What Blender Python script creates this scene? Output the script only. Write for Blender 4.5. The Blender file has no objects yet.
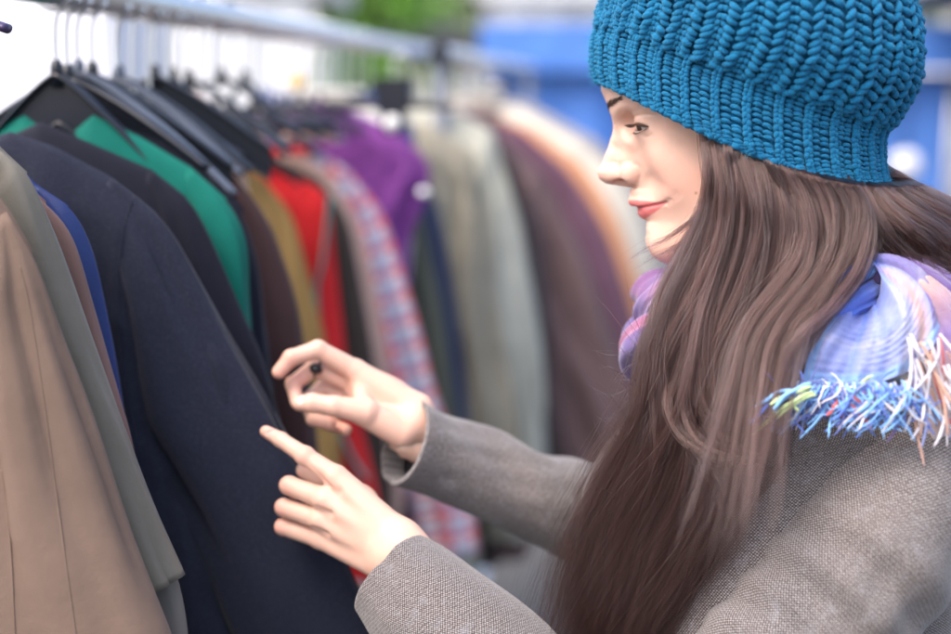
import bpy, math, random
import numpy as np
from mathutils import Vector
from math import radians, sin, cos, pi, tan, atan2, sqrt

# ------------------------------------------------------------------ camera, world, light, exposure
sc = bpy.context.scene
COL = sc.collection
CAM_H = 1.55
PITCH = math.atan((317 - 85) / 1320.8)
F = 1320.8                      # focal length in photo pixels (951 wide)
cd = bpy.data.cameras.new('camera')
cam = bpy.data.objects.new('camera', cd)
COL.objects.link(cam)
cam.location = (0, 0, CAM_H)
cam.rotation_euler = (pi / 2 - PITCH, 0, 0)
cd.lens = 50
cd.sensor_width = 36
cd.clip_start = 0.05
cd.clip_end = 500
cd.dof.use_dof = True
cd.dof.focus_distance = 1.035
cd.dof.aperture_fstop = 1.9
sc.camera = cam

SUN_EL, SUN_AZ = 56, 230        # degrees; azimuth measured from +Y towards +X
world = bpy.data.worlds.new('World')
sc.world = world
world.use_nodes = True
wn = world.node_tree.nodes
sky = wn.new('ShaderNodeTexSky')
sky.sky_type = 'NISHITA'
sky.sun_disc = False
sky.sun_elevation = radians(SUN_EL)
sky.sun_rotation = radians(SUN_AZ)
sky.air_density = 1.0
sky.dust_density = 5.0
sky.ozone_density = 0.6
wn['Background'].inputs['Strength'].default_value = 0.15
world.node_tree.links.new(sky.outputs[0], wn['Background'].inputs[0])
sl = bpy.data.lights.new('sun', 'SUN')
sl.energy = 0.8
sl.angle = radians(60)
sl.color = (1.0, 0.955, 0.9)
sun = bpy.data.objects.new('sun', sl)
COL.objects.link(sun)
_sd = Vector((sin(radians(SUN_AZ)) * cos(radians(SUN_EL)), cos(radians(SUN_AZ)) * cos(radians(SUN_EL)), sin(radians(SUN_EL))))
sun.rotation_euler = _sd.to_track_quat('Z', 'Y').to_euler()
sun.location = (0, -2, 6)
sc.view_settings.view_transform = 'Standard'
sc.view_settings.look = 'None'
sc.view_settings.gamma = 1
sc.view_settings.use_curve_mapping = False
sc.view_settings.exposure = 1.55
sc.render.engine = 'CYCLES'
sc.cycles.use_denoising = True
sc.cycles.max_bounces = 8
sc.cycles.diffuse_bounces = 4
sc.cycles.transparent_max_bounces = 8

# ------------------------------------------------------------------ helpers
C0 = np.array([0, 0, CAM_H])
RT = np.array([1.0, 0, 0])
FW = np.array([0, cos(PITCH), -sin(PITCH)])
UP = np.array([0, sin(PITCH), cos(PITCH)])

def P(px, py, D):
    """point seen at photo pixel (px, py) at depth D"""
    return C0 + D * (FW + RT * (px - 475.5) / F - UP * (py - 317) / F)

def nrm(v):
    v = np.asarray(v, float)
    return v / np.linalg.norm(v)

def tag(o, label=None, cat=None, group=None, kind=None):
    if label: o['label'] = label
    if cat: o['category'] = cat
    if group: o['group'] = group
    if kind: o['kind'] = kind
    return o

def empty(name, loc):
    o = bpy.data.objects.new(name, None)
    o.empty_display_size = 0.05
    COL.objects.link(o)
    o.location = loc
    return o

def mesh_obj(name, V, Fc, mat=None, parent=None, smooth=True, uv=None, mats=None, mi=None, col=None):
    """V in world space; made relative to the parent's location.  Fc: list of faces or (n,4)/(n,3) array"""
    V = np.asarray(V, float).reshape(-1, 3)
    off = np.array(parent_world(parent)) if parent else V.mean(0)
    me = bpy.data.meshes.new(name)
    if isinstance(Fc, np.ndarray):
        me.vertices.add(len(V)); me.vertices.foreach_set('co', (V - off).ravel())
        k = Fc.shape[1]
        me.loops.add(Fc.size); me.loops.foreach_set('vertex_index', Fc.ravel().astype(np.int32))
        me.polygons.add(len(Fc))
        me.polygons.foreach_set('loop_start', np.arange(0, Fc.size, k, dtype=np.int32))
        me.polygons.foreach_set('loop_total', np.full(len(Fc), k, np.int32))
        me.update(calc_edges=True)
    else:
        me.from_pydata([tuple(v) for v in (V - off)], [], Fc)
    if uv is not None:
        ul = me.uv_layers.new(name='UVMap')
        vi = np.empty(len(me.loops), np.int32); me.loops.foreach_get('vertex_index', vi)
        ul.data.foreach_set('uv', np.asarray(uv, float)[vi].ravel())
    if col is not None:
        ca = me.color_attributes.new('tint', 'FLOAT_COLOR', 'POINT')
        c4 = np.ones((len(V), 4)); c4[:, :3] = col
        ca.data.foreach_set('color', c4.ravel())
    for m in (mats or [mat]):
        if m: me.materials.append(m)
    if mi is not None:
        me.polygons.foreach_set('material_index', np.asarray(mi, np.int32))
    me.polygons.foreach_set('use_smooth', np.full(len(me.polygons), smooth))
    me.validate(); me.update()
    o = bpy.data.objects.new(name, me)
    COL.objects.link(o)
    if parent:
        o.parent = parent
    else:
        o.location = off
    return o

def parent_world(p):
    v = Vector((0, 0, 0))
    while p is not None:
        v = v + Vector(p.location); p = p.parent
    return v

class MB:
    """collects pieces into one mesh"""
    def __init__(s): s.V = []; s.F = []; s.U = []; s.n = 0
    def add(s, V, Fc, U=None):
        V = np.asarray(V, float).reshape(-1, 3)
        s.V.append(V); s.F += [tuple(int(i) + s.n for i in f) for f in Fc]
        s.U.append(np.zeros((len(V), 2)) if U is None else np.asarray(U, float)); s.n += len(V)
    def build(s, name, mat, parent=None, smooth=True):
        return mesh_obj(name, np.concatenate(s.V), s.F, mat, parent, smooth, uv=np.concatenate(s.U))
    def box(s, c, half, ax=None):
        ax = np.eye(3) if ax is None else np.asarray(ax, float)
        c = np.asarray(c, float); V = []
        for x in (-1, 1):
            for y in (-1, 1):
                for z in (-1, 1):
                    V.append(c + ax[0] * x * half[0] + ax[1] * y * half[1] + ax[2] * z * half[2])
        s.add(V, [(0, 1, 3, 2), (4, 6, 7, 5), (0, 4, 5, 1), (2, 3, 7, 6), (0, 2, 6, 4), (1, 5, 7, 3)])
    def tube(s, pts, r, seg=10, flat=1.0, nref=None):
        V, Fc, U = tube(pts, r, seg, flat, nref); s.add(V, Fc, U)

def spline(pts, n):
    """catmull-rom through pts (k,d) -> (n,d)"""
    p = np.asarray(pts, float)
    if len(p) == 2:
        t = np.linspace(0, 1, n)[:, None]; return p[0] * (1 - t) + p[1] * t
    q = np.vstack([2 * p[0] - p[1], p, 2 * p[-1] - p[-2]])
    t = np.linspace(0, len(p) - 1 - 1e-6, n); i = t.astype(int); f = (t - i)[:, None]
    a, b, c, d = q[i], q[i + 1], q[i + 2], q[i + 3]
    return 0.5 * (2 * b + (c - a) * f + (2 * a - 5 * b + 4 * c - d) * f ** 2 + (3 * b - a - 3 * c + d) * f ** 3)

def tube(pts, r, seg=10, flat=1.0, nref=None):
    """swept tube. r scalar/array; flat = radius factor along nref"""
    pts = np.asarray(pts, float); n = len(pts)
    r = np.broadcast_to(np.asarray(r, float), (n,))
    T = np.gradient(pts, axis=0); T /= np.linalg.norm(T, axis=1)[:, None] + 1e-12
    if nref is None:
        ref = np.array([0.3, 0.2, 1.0]) if abs(T[0][2]) < 0.8 else np.array([1.0, 0.3, 0.1])
        N = np.zeros_like(T); v = np.cross(T[0], ref); v /= np.linalg.norm(v); N[0] = v
        for i in range(1, n):
            v = N[i - 1] - T[i] * np.dot(N[i - 1], T[i]); N[i] = v / (np.linalg.norm(v) + 1e-12)
    else:
        N = np.asarray(nref, float) - T * (T @ np.asarray(nref, float))[:, None]
        N /= np.linalg.norm(N, axis=1)[:, None]
    B = np.cross(T, N)
    a = np.linspace(0, 2 * pi, seg, endpoint=False)
    V = pts[:, None, :] + r[:, None, None] * (N[:, None, :] * flat * np.cos(a)[None, :, None] + B[:, None, :] * np.sin(a)[None, :, None])
    L = np.concatenate([[0], np.cumsum(np.linalg.norm(np.diff(pts, axis=0), axis=1))])
    U = np.stack(np.broadcast_arrays(a[None, :] / (2 * pi), L[:, None]), -1).reshape(-1, 2)
    V = V.reshape(-1, 3); Fc = []
    for i in range(n - 1):
        for j in range(seg):
            k = (j + 1) % seg
            Fc.append((i * seg + j, i * seg + k, (i + 1) * seg + k, (i + 1) * seg + j))
    Fc.append(tuple(range(seg - 1, -1, -1))); Fc.append(tuple((n - 1) * seg + j for j in range(seg)))
    return V, Fc, U

def grid_faces(nu, nv, wrap_u=False):
    i, j = np.meshgrid(np.arange(nu if wrap_u else nu - 1), np.arange(nv - 1), indexing='ij')
    i2 = (i + 1) % nu
    return np.stack([i * nv + j, i2 * nv + j, i2 * nv + j + 1, i * nv + j + 1], -1).reshape(-1, 4)

def snoise(p, seed=0, oct=3, f=1.0):
    """smooth pseudo noise from sines, p (...,3) -> (...)"""
    rs = np.random.RandomState(seed); out = 0; amp = 1.0; tot = 0
    for o in range(oct):
        for _ in range(4):
            k = rs.normal(size=p.shape[-1]); k /= np.linalg.norm(k)
            out = out + amp * np.sin((p @ k) * f * 2 * pi * rs.uniform(.7, 1.3) + rs.uniform(0, 6.28)); tot += amp * 1.0
        f *= 2; amp *= .5
    return out / tot * 2

# ------------------------------------------------------------------ signed distance fields -> mesh
class Field:
    def __init__(s, lo, hi, h):
        s.lo = np.array(lo, np.float32); s.h = h
        s.n = np.ceil((np.array(hi) - s.lo) / h).astype(int) + 1
        s.ax = [s.lo[k] + h * np.arange(s.n[k], dtype=np.float32) for k in range(3)]
        s.D = np.full(s.n, 50.0, np.float32)
    def _box(s, lo, hi):
        i0 = np.clip(np.floor((np.array(lo) - s.lo) / s.h).astype(int), 0, s.n)
        i1 = np.clip(np.ceil((np.array(hi) - s.lo) / s.h).astype(int) + 1, 0, s.n)
        return tuple(slice(a, b) for a, b in zip(i0, i1))
    def _pts(s, sl):
        return s.ax[0][sl[0]][:, None, None], s.ax[1][sl[1]][None, :, None], s.ax[2][sl[2]][None, None, :]
    def apply(s, fn, lo, hi, k, mode='add'):
        sl = s._box(lo, hi)
        if any(q.start >= q.stop for q in sl): return
        d = fn(*s._pts(sl)).astype(np.float32); a = s.D[sl]
        if mode == 'sub': d = -d
        if mode == 'add':
            if k <= 0: s.D[sl] = np.minimum(a, d)
            else:
                hh = np.clip(.5 + .5 * (a - d) / k, 0, 1); s.D[sl] = a + (d - a) * hh - k * hh * (1 - hh)
        else:
            if k <= 0: s.D[sl] = np.maximum(a, d)
            else:
                hh = np.clip(.5 - .5 * (a - d) / k, 0, 1); s.D[sl] = a + (d - a) * hh + k * hh * (1 - hh)
    def ell(s, c, r, k=3, mode='add', R=None):
        c = np.array(c, float); r = np.array(r, float); m = r.max() + 2 * k + 3 * s.h
        def fn(x, y, z):
            x, y, z = x - c[0], y - c[1], z - c[2]
            if R is not None:
                x, y, z = (R[0][0] * x + R[0][1] * y + R[0][2] * z, R[1][0] * x + R[1][1] * y + R[1][2] * z, R[2][0] * x + R[2][1] * y + R[2][2] * z)
            k0 = np.sqrt((x / r[0]) ** 2 + (y / r[1]) ** 2 + (z / r[2]) ** 2)
            k1 = np.sqrt((x / r[0] ** 2) ** 2 + (y / r[1] ** 2) ** 2 + (z / r[2] ** 2) ** 2) + 1e-9
            return k0 * (k0 - 1) / k1
        s.apply(fn, c - m, c + m, k, mode)
    def cap(s, a, b, ra, rb=None, k=3, mode='add'):
        rb = ra if rb is None else rb
        a = np.array(a, float); b = np.array(b, float); ba = b - a; L = max(ba @ ba, 1e-9)
        m = max(ra, rb) + 2 * k + 3 * s.h
        def fn(x, y, z):
            x, y, z = x - a[0], y - a[1], z - a[2]
            t = np.clip((x * ba[0] + y * ba[1] + z * ba[2]) / L, 0, 1)
            return np.sqrt((x - t * ba[0]) ** 2 + (y - t * ba[1]) ** 2 + (z - t * ba[2]) ** 2) - (ra + (rb - ra) * t)
        s.apply(fn, np.minimum(a, b) - m, np.maximum(a, b) + m, k, mode)
    def chain(s, pts, rs, k=3, mode='add'):
        for i in range(len(pts) - 1): s.cap(pts[i], pts[i + 1], rs[i], rs[i + 1], k, mode)
    def mesh(s):
        D = s.D; S = D < 0
        nx, ny, nz = (q - 1 for q in D.shape)
        cnt = np.zeros((nx, ny, nz), np.uint8)
        for dx in (0, 1):
            for dy in (0, 1):
                for dz in (0, 1):
                    cnt += S[dx:dx + nx, dy:dy + ny, dz:dz + nz]
        act = np.argwhere((cnt > 0) & (cnt < 8))
        idx = -np.ones((nx, ny, nz), np.int64); idx[act[:, 0], act[:, 1], act[:, 2]] = np.arange(len(act))
        acc = np.zeros((len(act), 3)); num = np.zeros(len(act))
        cs = [(a, b, c) for a in (0, 1) for b in (0, 1) for c in (0, 1)]
        vals = {c: D[act[:, 0] + c[0], act[:, 1] + c[1], act[:, 2] + c[2]].astype(float) for c in cs}
        for c in cs:
            for ax in range(3):
                if c[ax]: continue
                e = list(c); e[ax] = 1; e = tuple(e)
                a, b = vals[c], vals[e]; m = (a < 0) != (b < 0)
                t = np.where(m, a / np.where(m, a - b, 1), 0)
                p = np.tile(np.array(c, float), (len(act), 1)); p[:, ax] += t
                acc[m] += p[m]; num[m] += 1
        V = s.lo + s.h * (act + acc / num[:, None])
        Fs = []
        for ax in range(3):
            u, v = (ax + 1) % 3, (ax + 2) % 3
            sl0 = [slice(None)] * 3; sl1 = [slice(None)] * 3
            sl0[ax] = slice(0, D.shape[ax] - 1); sl1[ax] = slice(1, D.shape[ax])
            for w in (u, v):
                sl0[w] = slice(1, D.shape[w] - 1); sl1[w] = slice(1, D.shape[w] - 1)
            A, B = S[tuple(sl0)], S[tuple(sl1)]
            for flag in (True, False):
                q = np.argwhere(A & ~B if flag else B & ~A)
                if not len(q): continue
                q[:, u] += 1; q[:, v] += 1
                du = np.zeros(3, int); du[u] = 1; dv = np.zeros(3, int); dv[v] = 1
                g = lambda r: idx[r[:, 0], r[:, 1], r[:, 2]]
                f = np.stack([g(q - du - dv), g(q - dv), g(q), g(q - du)], 1)
                Fs.append(f if flag else f[:, ::-1])
        return V, np.concatenate(Fs)

# ------------------------------------------------------------------ materials
def mat(name, color=(.5, .5, .5), rough=.7, metal=0.0, spec=None, sheen=0.0, **kw):
    m = bpy.data.materials.new(name); m.use_nodes = True
    b = m.node_tree.nodes['Principled BSDF']
    b.inputs['Base Color'].default_value = (*color, 1)
    b.inputs['Roughness'].default_value = rough
    b.inputs['Metallic'].default_value = metal
    if spec is not None: b.inputs['Specular IOR Level'].default_value = spec
    if sheen: b.inputs['Sheen Weight'].default_value = sheen; b.inputs['Sheen Roughness'].default_value = .5
    for k, v in kw.items(): b.inputs[k.replace('_', ' ')].default_value = v
    return m

class NT:
    """tiny node helper"""
    def __init__(s, m): s.m = m; s.t = m.node_tree; s.b = s.t.nodes.get('Principled BSDF')
    def n(s, typ, **kw):
        nd = s.t.nodes.new('ShaderNode' + typ)
        for k, v in kw.items(): setattr(nd, k, v)
        return nd
    def l(s, a, b): s.t.links.new(a, b)
    def set(s, nd, **kw):
        for k, v in kw.items(): nd.inputs[k.replace('_', ' ')].default_value = v
        return nd
    def math(s, op, a, b=None, c=None):
        nd = s.n('Math', operation=op)
        for i, v in enumerate((a, b, c)):
            if v is None: continue
            if isinstance(v, (int, float)): nd.inputs[i].default_value = v
            else: s.l(v, nd.inputs[i])
        return nd.outputs[0]
    def mix(s, fac, a, b, blend='MIX'):
        nd = s.n('Mix', data_type='RGBA', blend_type=blend)
        for i, v in ((0, fac), (6, a), (7, b)):
            if isinstance(v, (int, float)): nd.inputs[i].default_value = v
            elif isinstance(v, tuple): nd.inputs[i].default_value = (*v, 1) if len(v) == 3 else v
            else: s.l(v, nd.inputs[i])
        return nd.outputs[2]
    def ramp(s, fac, stops, interp='LINEAR'):
        nd = s.n('ValToRGB'); r = nd.color_ramp; r.interpolation = interp
        while len(r.elements) < len(stops): r.elements.new(1)
        for e, (p, c) in zip(r.elements, stops): e.position = p; e.color = (*c, 1)
        s.l(fac, nd.inputs[0]); return nd.outputs[0]
    def coord(s, which='Object', scale=(1, 1, 1)):
        t = s.n('TexCoord'); mp = s.n('Mapping'); mp.inputs['Scale'].default_value = scale
        s.l(t.outputs[which], mp.inputs[0]); return mp.outputs[0]
    def noise(s, vec, scale, detail=3, rough=.5):
        nd = s.n('TexNoise'); s.set(nd, Scale=scale, Detail=detail, Roughness=rough); s.l(vec, nd.inputs['Vector']); return nd.outputs['Fac']
    def bump(s, h, strength=.3, dist=.001, prev=None):
        nd = s.n('Bump'); nd.inputs['Strength'].default_value = strength; nd.inputs['Distance'].default_value = dist
        s.l(h, nd.inputs['Height'])
        if prev is not None: s.l(prev, nd.inputs['Normal'])
        return nd.outputs[0]

def cloth(name, color, weave=900, wb=.35, var=.25, sheen=.25, rough=.85, vs=9, fleck=0.0):
    """woven or felted cloth: faint colour variation, fine thread bump"""
    m = mat(name, color, rough, sheen=sheen, spec=.25); t = NT(m)
    co = t.coord('Object')
    n1 = t.noise(co, vs, 4, .6); n2 = t.noise(co, weave, 2, .6)
    c = t.mix(n1, tuple(x * (1 - var) for x in color), tuple(min(1, x * (1 + var)) for x in color))
    if fleck:
        f = t.ramp(t.noise(co, weave * .6, 2, .7), [(.45, (0, 0, 0)), (.7, (1, 1, 1))])
        c = t.mix(t.math('MULTIPLY', f, fleck), c, tuple(min(1, x * 2 + .04) for x in color))
    t.l(c, t.b.inputs['Base Color'])
    m1 = t.bump(n2, wb, .0006); t.l(t.bump(t.noise(co, 60, 3, .6), .25, .003, m1), t.b.inputs['Normal'])
    return m

# ------------------------------------------------------------------ the plane of the woman's face (profile plane)
HD = 1.10
HO = P(700, 170, HD)
HN = nrm(C0 - HO)                                # towards the viewer
HR = nrm(np.cross(UP, HN)); HU = np.cross(HN, HR)
def H(px, py, c=0.0):
    """local mm coordinates (a right, b up, c towards viewer) of the point at photo pixel (px,py), c mm off the profile plane"""
    d = P(px, py, 1.0) - C0
    t = ((HO + HN * c * .001 - C0) @ HN) / (d @ HN)
    q = C0 + d * t - HO
    return np.array([q @ HR, q @ HU, q @ HN]) * 1000
def HW(p):
    """local mm -> world"""
    p = np.asarray(p, float) * .001
    return HO + p[..., 0:1] * HR + p[..., 1:2] * HU + p[..., 2:3] * HN
def HP(px, py, c=0.0): return HW(H(px, py, c))
# ------------------------------------------------------------------ the woman: head
def face_field():
    hx = 1.05
    f = Field((-105, -115, -85), (125, 125, 85), hx)
    S = (1, -1)
    f.ell(H(716, 76), (92, 94, 70), 1)                         # cranium
    f.ell(H(684, 150), (50, 58, 47), 12)                       # mid face
    f.ell(H(669, 202), (30, 26, 27), 12)                       # muzzle
    f.ell(H(664, 240), (16, 17, 19), 14)                       # chin
    for s in S:
        f.cap(H(668, 244, 12 * s), H(745, 210, 46 * s), 13, 12, 16)     # jaw line
        f.ell(H(694, 176, 30 * s), (27, 28, 21), 14)           # cheek
        f.ell(H(672, 156, 33 * s), (17, 14, 13), 12)           # cheekbone
        f.cap(H(622, 107, 12 * s), H(642, 102, 36 * s), 7, 6, 9)        # brow ridge
    f.ell(H(716, 205), (48, 36, 40), 14)                       # under jaw
    f.cap(H(740, 190, 0), H(775, 300, 0), 52, 54, 18)          # neck
    # eye sockets, lids
    for s in S:
        f.ell(H(629, 125, 28 * s), (12, 9, 13), 9, 'sub')
        f.ell(H(630, 126, 53 * s), (20, 10, 20), 14, 'sub')
        f.ell(H(652, 124.5, 31 * s), (14.2, 13.6, 14.2), 9)
    for s in S: f.cap(H(633, 158, 34 * s), H(640, 184, 33 * s), 6, 10, 16, 'sub')
    # nose
    f.chain([H(624, 118), H(621, 136), H(612, 156), H(608, 169)], [7.5, 5.5, 6.0, 7.5], 7)
    f.ell(H(607, 172), (8.2, 8, 8.5), 4)
    f.cap(H(612, 179), H(632, 184), 4.2, 5, 5)
    for s in S:
        f.cap(H(632, 134, 6 * s), H(627, 160, 9 * s), 7, 8, 8)
        f.cap(H(614, 174, 6 * s), H(628, 174, 11 * s), 6.5, 6.5, 5)
        f.ell(H(631.0, 172.4, 16 * s), (9.0, 9.6, 7.0), 2.2)
        f.ell(H(621, 183.2, 13 * s), (7.4, 3.8, 8), 1.3, 'sub')   # nostrils
        f.cap(H(617, 182, 7 * s), H(626, 176, 7 * s), 2.8, 2.5, 1.0, 'sub')
    # lips: upper and lower rolls
    for s in S:
        f.chain([H(635.5, 203, 0), H(636.5, 202.5, 6 * s), H(643, 203.2, 14 * s), H(655, 203, 21 * s), H(666, 202, 26 * s)], [5.2, 5.6, 4.8, 3.4, 1.5], 4)
        f.chain([H(643.5, 212.5, 0), H(644.5, 212, 7 * s), H(650, 209, 15 * s), H(659, 205.5, 21.5 * s), H(666, 202.5, 25 * s)], [6.0, 5.8, 4.8, 3.0, 1.5], 4)
    f.ell(H(641, 228), (5, 4, 14), 8, 'sub')
    f.ell(H(628, 193, 0), (1.6, 6, 2.5), 3, 'sub')
    # lid opening wedge
    for s in S:
        c = H(652, 124.5, 31 * s)
        def wedge(x, y, z, c=c, s=s):
            x, y, z = -(x - c[0]), y - c[1], (z - c[2]) * s
            r = np.sqrt(x * x + y * y + z * z) + 1e-6
            az = np.arctan2(z, x) - .42; el = np.arcsin(np.clip(y / r, -1, 1))
            q = np.clip(1 - ((az - .12) / .95) ** 2, 0, 1)
            eu = -.15 + .24 * q; lo_ = -.14 - .27 * q
            a = np.maximum(el - eu, lo_ - el)
            a = np.maximum(a, np.abs(az - .12) - .95)
            return np.maximum(a * r, r - 22)
        f.apply(wedge, c - 26, c + 26, .8, 'sub')
    return f

PROFILE = [(601, 80), (601.3, 91.3), (604.3, 98), (607.4, 105), (611.2, 117), (612.9, 124), (613, 129.4), (611.8, 135), (608.6, 143), (603.4, 159),
           (598.6, 167.6), (597.3, 172.8), (598.6, 179.2), (603.4, 184), (611, 185.8), (620, 186), (627, 187.6), (629.4, 191.5), (629.7, 195.4), (628.2, 199.2), (628.2, 203),
           (631.0, 206.6), (635.6, 209.2), (636.6, 213), (639.6, 217.4), (644, 221), (646.2, 226), (646.2, 232), (645.4, 238), (646.2, 246), (650.5, 255), (657, 261), (668, 266)]

EYE_C = {1: H(652, 124.5, 31), -1: H(652, 124.5, -31)}

def skin_mat():
    m = mat('skin', (.78, .54, .44), .45, spec=.35); t = NT(m)
    at = t.n('Attribute', attribute_name='tint'); co = t.coord('Object')
    n = t.noise(co, 35, 4, .6)
    c = t.mix(t.math('MULTIPLY', n, .34), at.outputs['Color'], (.58, .28, .21))
    t.l(c, t.b.inputs['Base Color'])
    t.set(t.b, Subsurface_Weight=.35, Subsurface_Scale=.006)
    t.b.inputs['Subsurface Radius'].default_value = (1, .35, .2)
    b1 = t.bump(t.noise(co, 900, 2, .5), .3, .0005); t.l(t.bump(t.noise(co, 140, 3, .6), .06, .001, b1), t.b.inputs['Normal'])
    return m
SKIN = skin_mat()
SKIN_BASE = np.array([.70, .47, .375])

def g(V, c, r):
    return np.exp(-(((V - np.asarray(c)) / np.asarray(r, float)) ** 2).sum(1))

def build_head():
    f = face_field(); V, Fc = f.mesh()
    # keep the sagittal silhouette exactly on the traced profile
    prof = np.array([H(x, y) for x, y in PROFILE])
    m0 = np.abs(V[:, 2]) < 3.0
    bs = np.arange(prof[-1, 1], prof[0, 1], 1.0)
    front = []
    for b in bs:
        q = m0 & (np.abs(V[:, 1] - b) < 1.3)
        front.append(V[q, 0].min() if q.any() else 0)
    front = np.array(front)
    o = np.argsort(prof[:, 1]); pb, pa = prof[o, 1], prof[o, 0]
    tgt = np.interp(bs, pb, pa); d = tgt - front
    d = np.convolve(np.pad(d, 1, mode='edge'), [.25, .5, .25], 'valid')
    dd = np.interp(V[:, 1], bs, d, left=0, right=d[-1])
    fx = np.interp(V[:, 1], bs, front)
    w = np.exp(-((V[:, 0] - fx) / 24) ** 2) * np.exp(-(V[:, 2] / 20) ** 2)
    lo = np.clip((V[:, 1] - bs[0]) / 3, 0, 1)
    V[:, 0] += dd * w * lo
    # relax the cheek so that no carving edge shows
    E = np.concatenate([Fc[:, [0, 1]], Fc[:, [1, 2]], Fc[:, [2, 3]], Fc[:, [3, 0]]]); E = np.concatenate([E, E[:, ::-1]]); deg = np.bincount(E[:, 0], minlength=len(V))[:, None]
    ms = np.zeros(len(V))
    for s in (1, -1):
        for (x, y, ra, rb) in ((662, 160, 15, 17), (668, 180, 15, 10), (654, 146, 12, 9), (648, 160, 8, 12), (690, 190, 16, 14)):
            h = H(x, y, 30 * s); ms = np.maximum(ms, np.exp(-(((V[:, 0] - h[0]) / ra) ** 2 + ((V[:, 1] - h[1]) / rb) ** 2) ** 1.5) * (V[:, 2] * s > 8))
    ms = (ms * .8)[:, None]
    for _ in range(70):
        av = np.stack([np.bincount(E[:, 0], V[E[:, 1], k], len(V)) for k in range(3)], 1) / np.maximum(deg, 1)
        V = V * (1 - ms) + av * ms
    # creases pressed into the skin: (polyline in photo px, depth mm, width mm)
    def normals():
        n = np.zeros_like(V); a_, b_, c_, d_ = (V[Fc[:, i]] for i in range(4))
        fn = np.cross(c_ - a_, d_ - b_)
        for i in range(4):
            for k in range(3): n[:, k] += np.bincount(Fc[:, i], fn[:, k], len(V))
        return n / (np.linalg.norm(n, axis=1)[:, None] + 1e-9)
    def crease(pts, depth, wid, ramp=1.0):
        nonlocal V
        L = spline(np.array([H(x, y)[:2] for x, y in pts]), 60)
        dep = depth * np.minimum(1, np.minimum(np.linspace(0, 1, 60), np.linspace(1, 0, 60)) * 6 * ramp + .0)
        q = np.where((V[:, 0] > L[:, 0].min() - 12) & (V[:, 0] < L[:, 0].max() + 12) & (V[:, 1] > L[:, 1].min() - 12) & (V[:, 1] < L[:, 1].max() + 12) & (V[:, 0] < 25))[0]
        d2 = ((V[q, None, :2] - L[None]) ** 2).sum(2); k = d2.argmin(1)
        V[q] -= N_[q] * (np.exp(-d2[np.arange(len(q)), k] / wid ** 2) * dep[k])[:, None]
    N_ = normals()
    crease([(622, 207.4), (636, 208.3), (645, 206.8), (657, 204.2), (668.5, 201.0)], 2.4, 1.3, 4)
    crease([(666, 204.5), (669.5, 201), (671, 197)], .8, 2.5)
    crease([(634, 162.5), (640.5, 167), (642, 174), (640, 181)], .6, 1.5)
    crease([(645, 174), (657, 182), (670, 190), (681, 200)], .8, 5.0)
    crease([(634, 119), (640, 117.6), (650, 116.8), (662, 118.5)], .9, 1.1)
    crease([(640, 133), (648, 138), (655, 135)], .6, 1.6)
    # tint: lips, blush, nose tip, nostril rim
    col = np.tile(SKIN_BASE, (len(V), 1))
    def blend(wt, c):
        nonlocal col
        wt = np.clip(wt, 0, 1)[:, None]; col = col * (1 - wt) + np.array(c) * wt
    for s in (1, -1):
        blend(g(V, H(684, 178, 45 * s), (26, 18, 22)) * .4, (.70, .32, .25))
        blend(g(V, H(640, 118, 33 * s), (12, 6, 12)) * .25, (.60, .38, .30))
        blend(g(V, H(614, 182, 8 * s), (9, 3.5, 5)) * .5, (.62, .26, .20))
        blend(g(V, H(639.5, 174, 14 * s), (3, 6, 6)) * .5, (.68, .34, .27))
    blend(g(V, H(600, 172), (8, 8, 8)) * .3, (.82, .46, .38))
    # lips by photo outline: a = how far along, b window
    up = np.array([H(x, y)[:2] for x, y in [(626, 200.0), (640, 199.6), (655, 201), (667.5, 201.0)]])
    mid = np.array([H(x, y)[:2] for x, y in [(626, 207), (640, 207.6), (655, 204.8), (667.5, 201.6)]])
    dn = np.array([H(x, y)[:2] for x, y in [(636, 219.6), (644, 219.4), (656, 211.5), (667.5, 202.4)]])
    bu = np.interp(V[:, 0], up[:, 0], up[:, 1]); bd = np.interp(V[:, 0], dn[:, 0], dn[:, 1])
    sm = lambda x: np.clip(x / 1.3 + .5, 0, 1)
    wl = sm(bu - V[:, 1]) * sm(V[:, 1] - bd) * sm(up[-1, 0] - V[:, 0]) * (np.abs(V[:, 2]) < 50)
    blend(wl * .92, (.56, .115, .13))
    mole = H(696, 193, 50); dm = np.hypot(V[:, 0] - mole[0], V[:, 1] - mole[1])
    blend((V[:, 2] > 10) * np.clip(1.6 - dm, 0, 1) * .7, (.25, .12, .08))
    return V, Fc, col

def curve_lines(name, lines, radii, mat_, parent, taper=True):
    """hair-like curves: lines = list of (n,3) world arrays of equal n"""
    A = np.asarray(lines, float); N, n = A.shape[:2]
    off = np.array(parent_world(parent)) if parent else A.reshape(-1, 3).mean(0)
    hc = bpy.data.hair_curves.new(name); hc.add_curves([n] * N)
    hc.position_data.foreach_set('vector', (A - off).astype(np.float32).ravel())
    r = np.broadcast_to(np.asarray(radii, float).reshape(-1, 1), (N, 1)) * (np.interp(np.linspace(0, 1, n), [0, .6, 1], [1, .9, .12])[None, :] if taper else np.ones((1, n)))
    ra = hc.attributes.get('radius') or hc.attributes.new('radius', 'FLOAT', 'POINT')
    ra.data.foreach_set('value', r.astype(np.float32).ravel())
    hc.materials.append(mat_)
    o = bpy.data.objects.new(name, hc); COL.objects.link(o)
    if parent: o.parent = parent
    else: o.location = off
    return o

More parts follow.
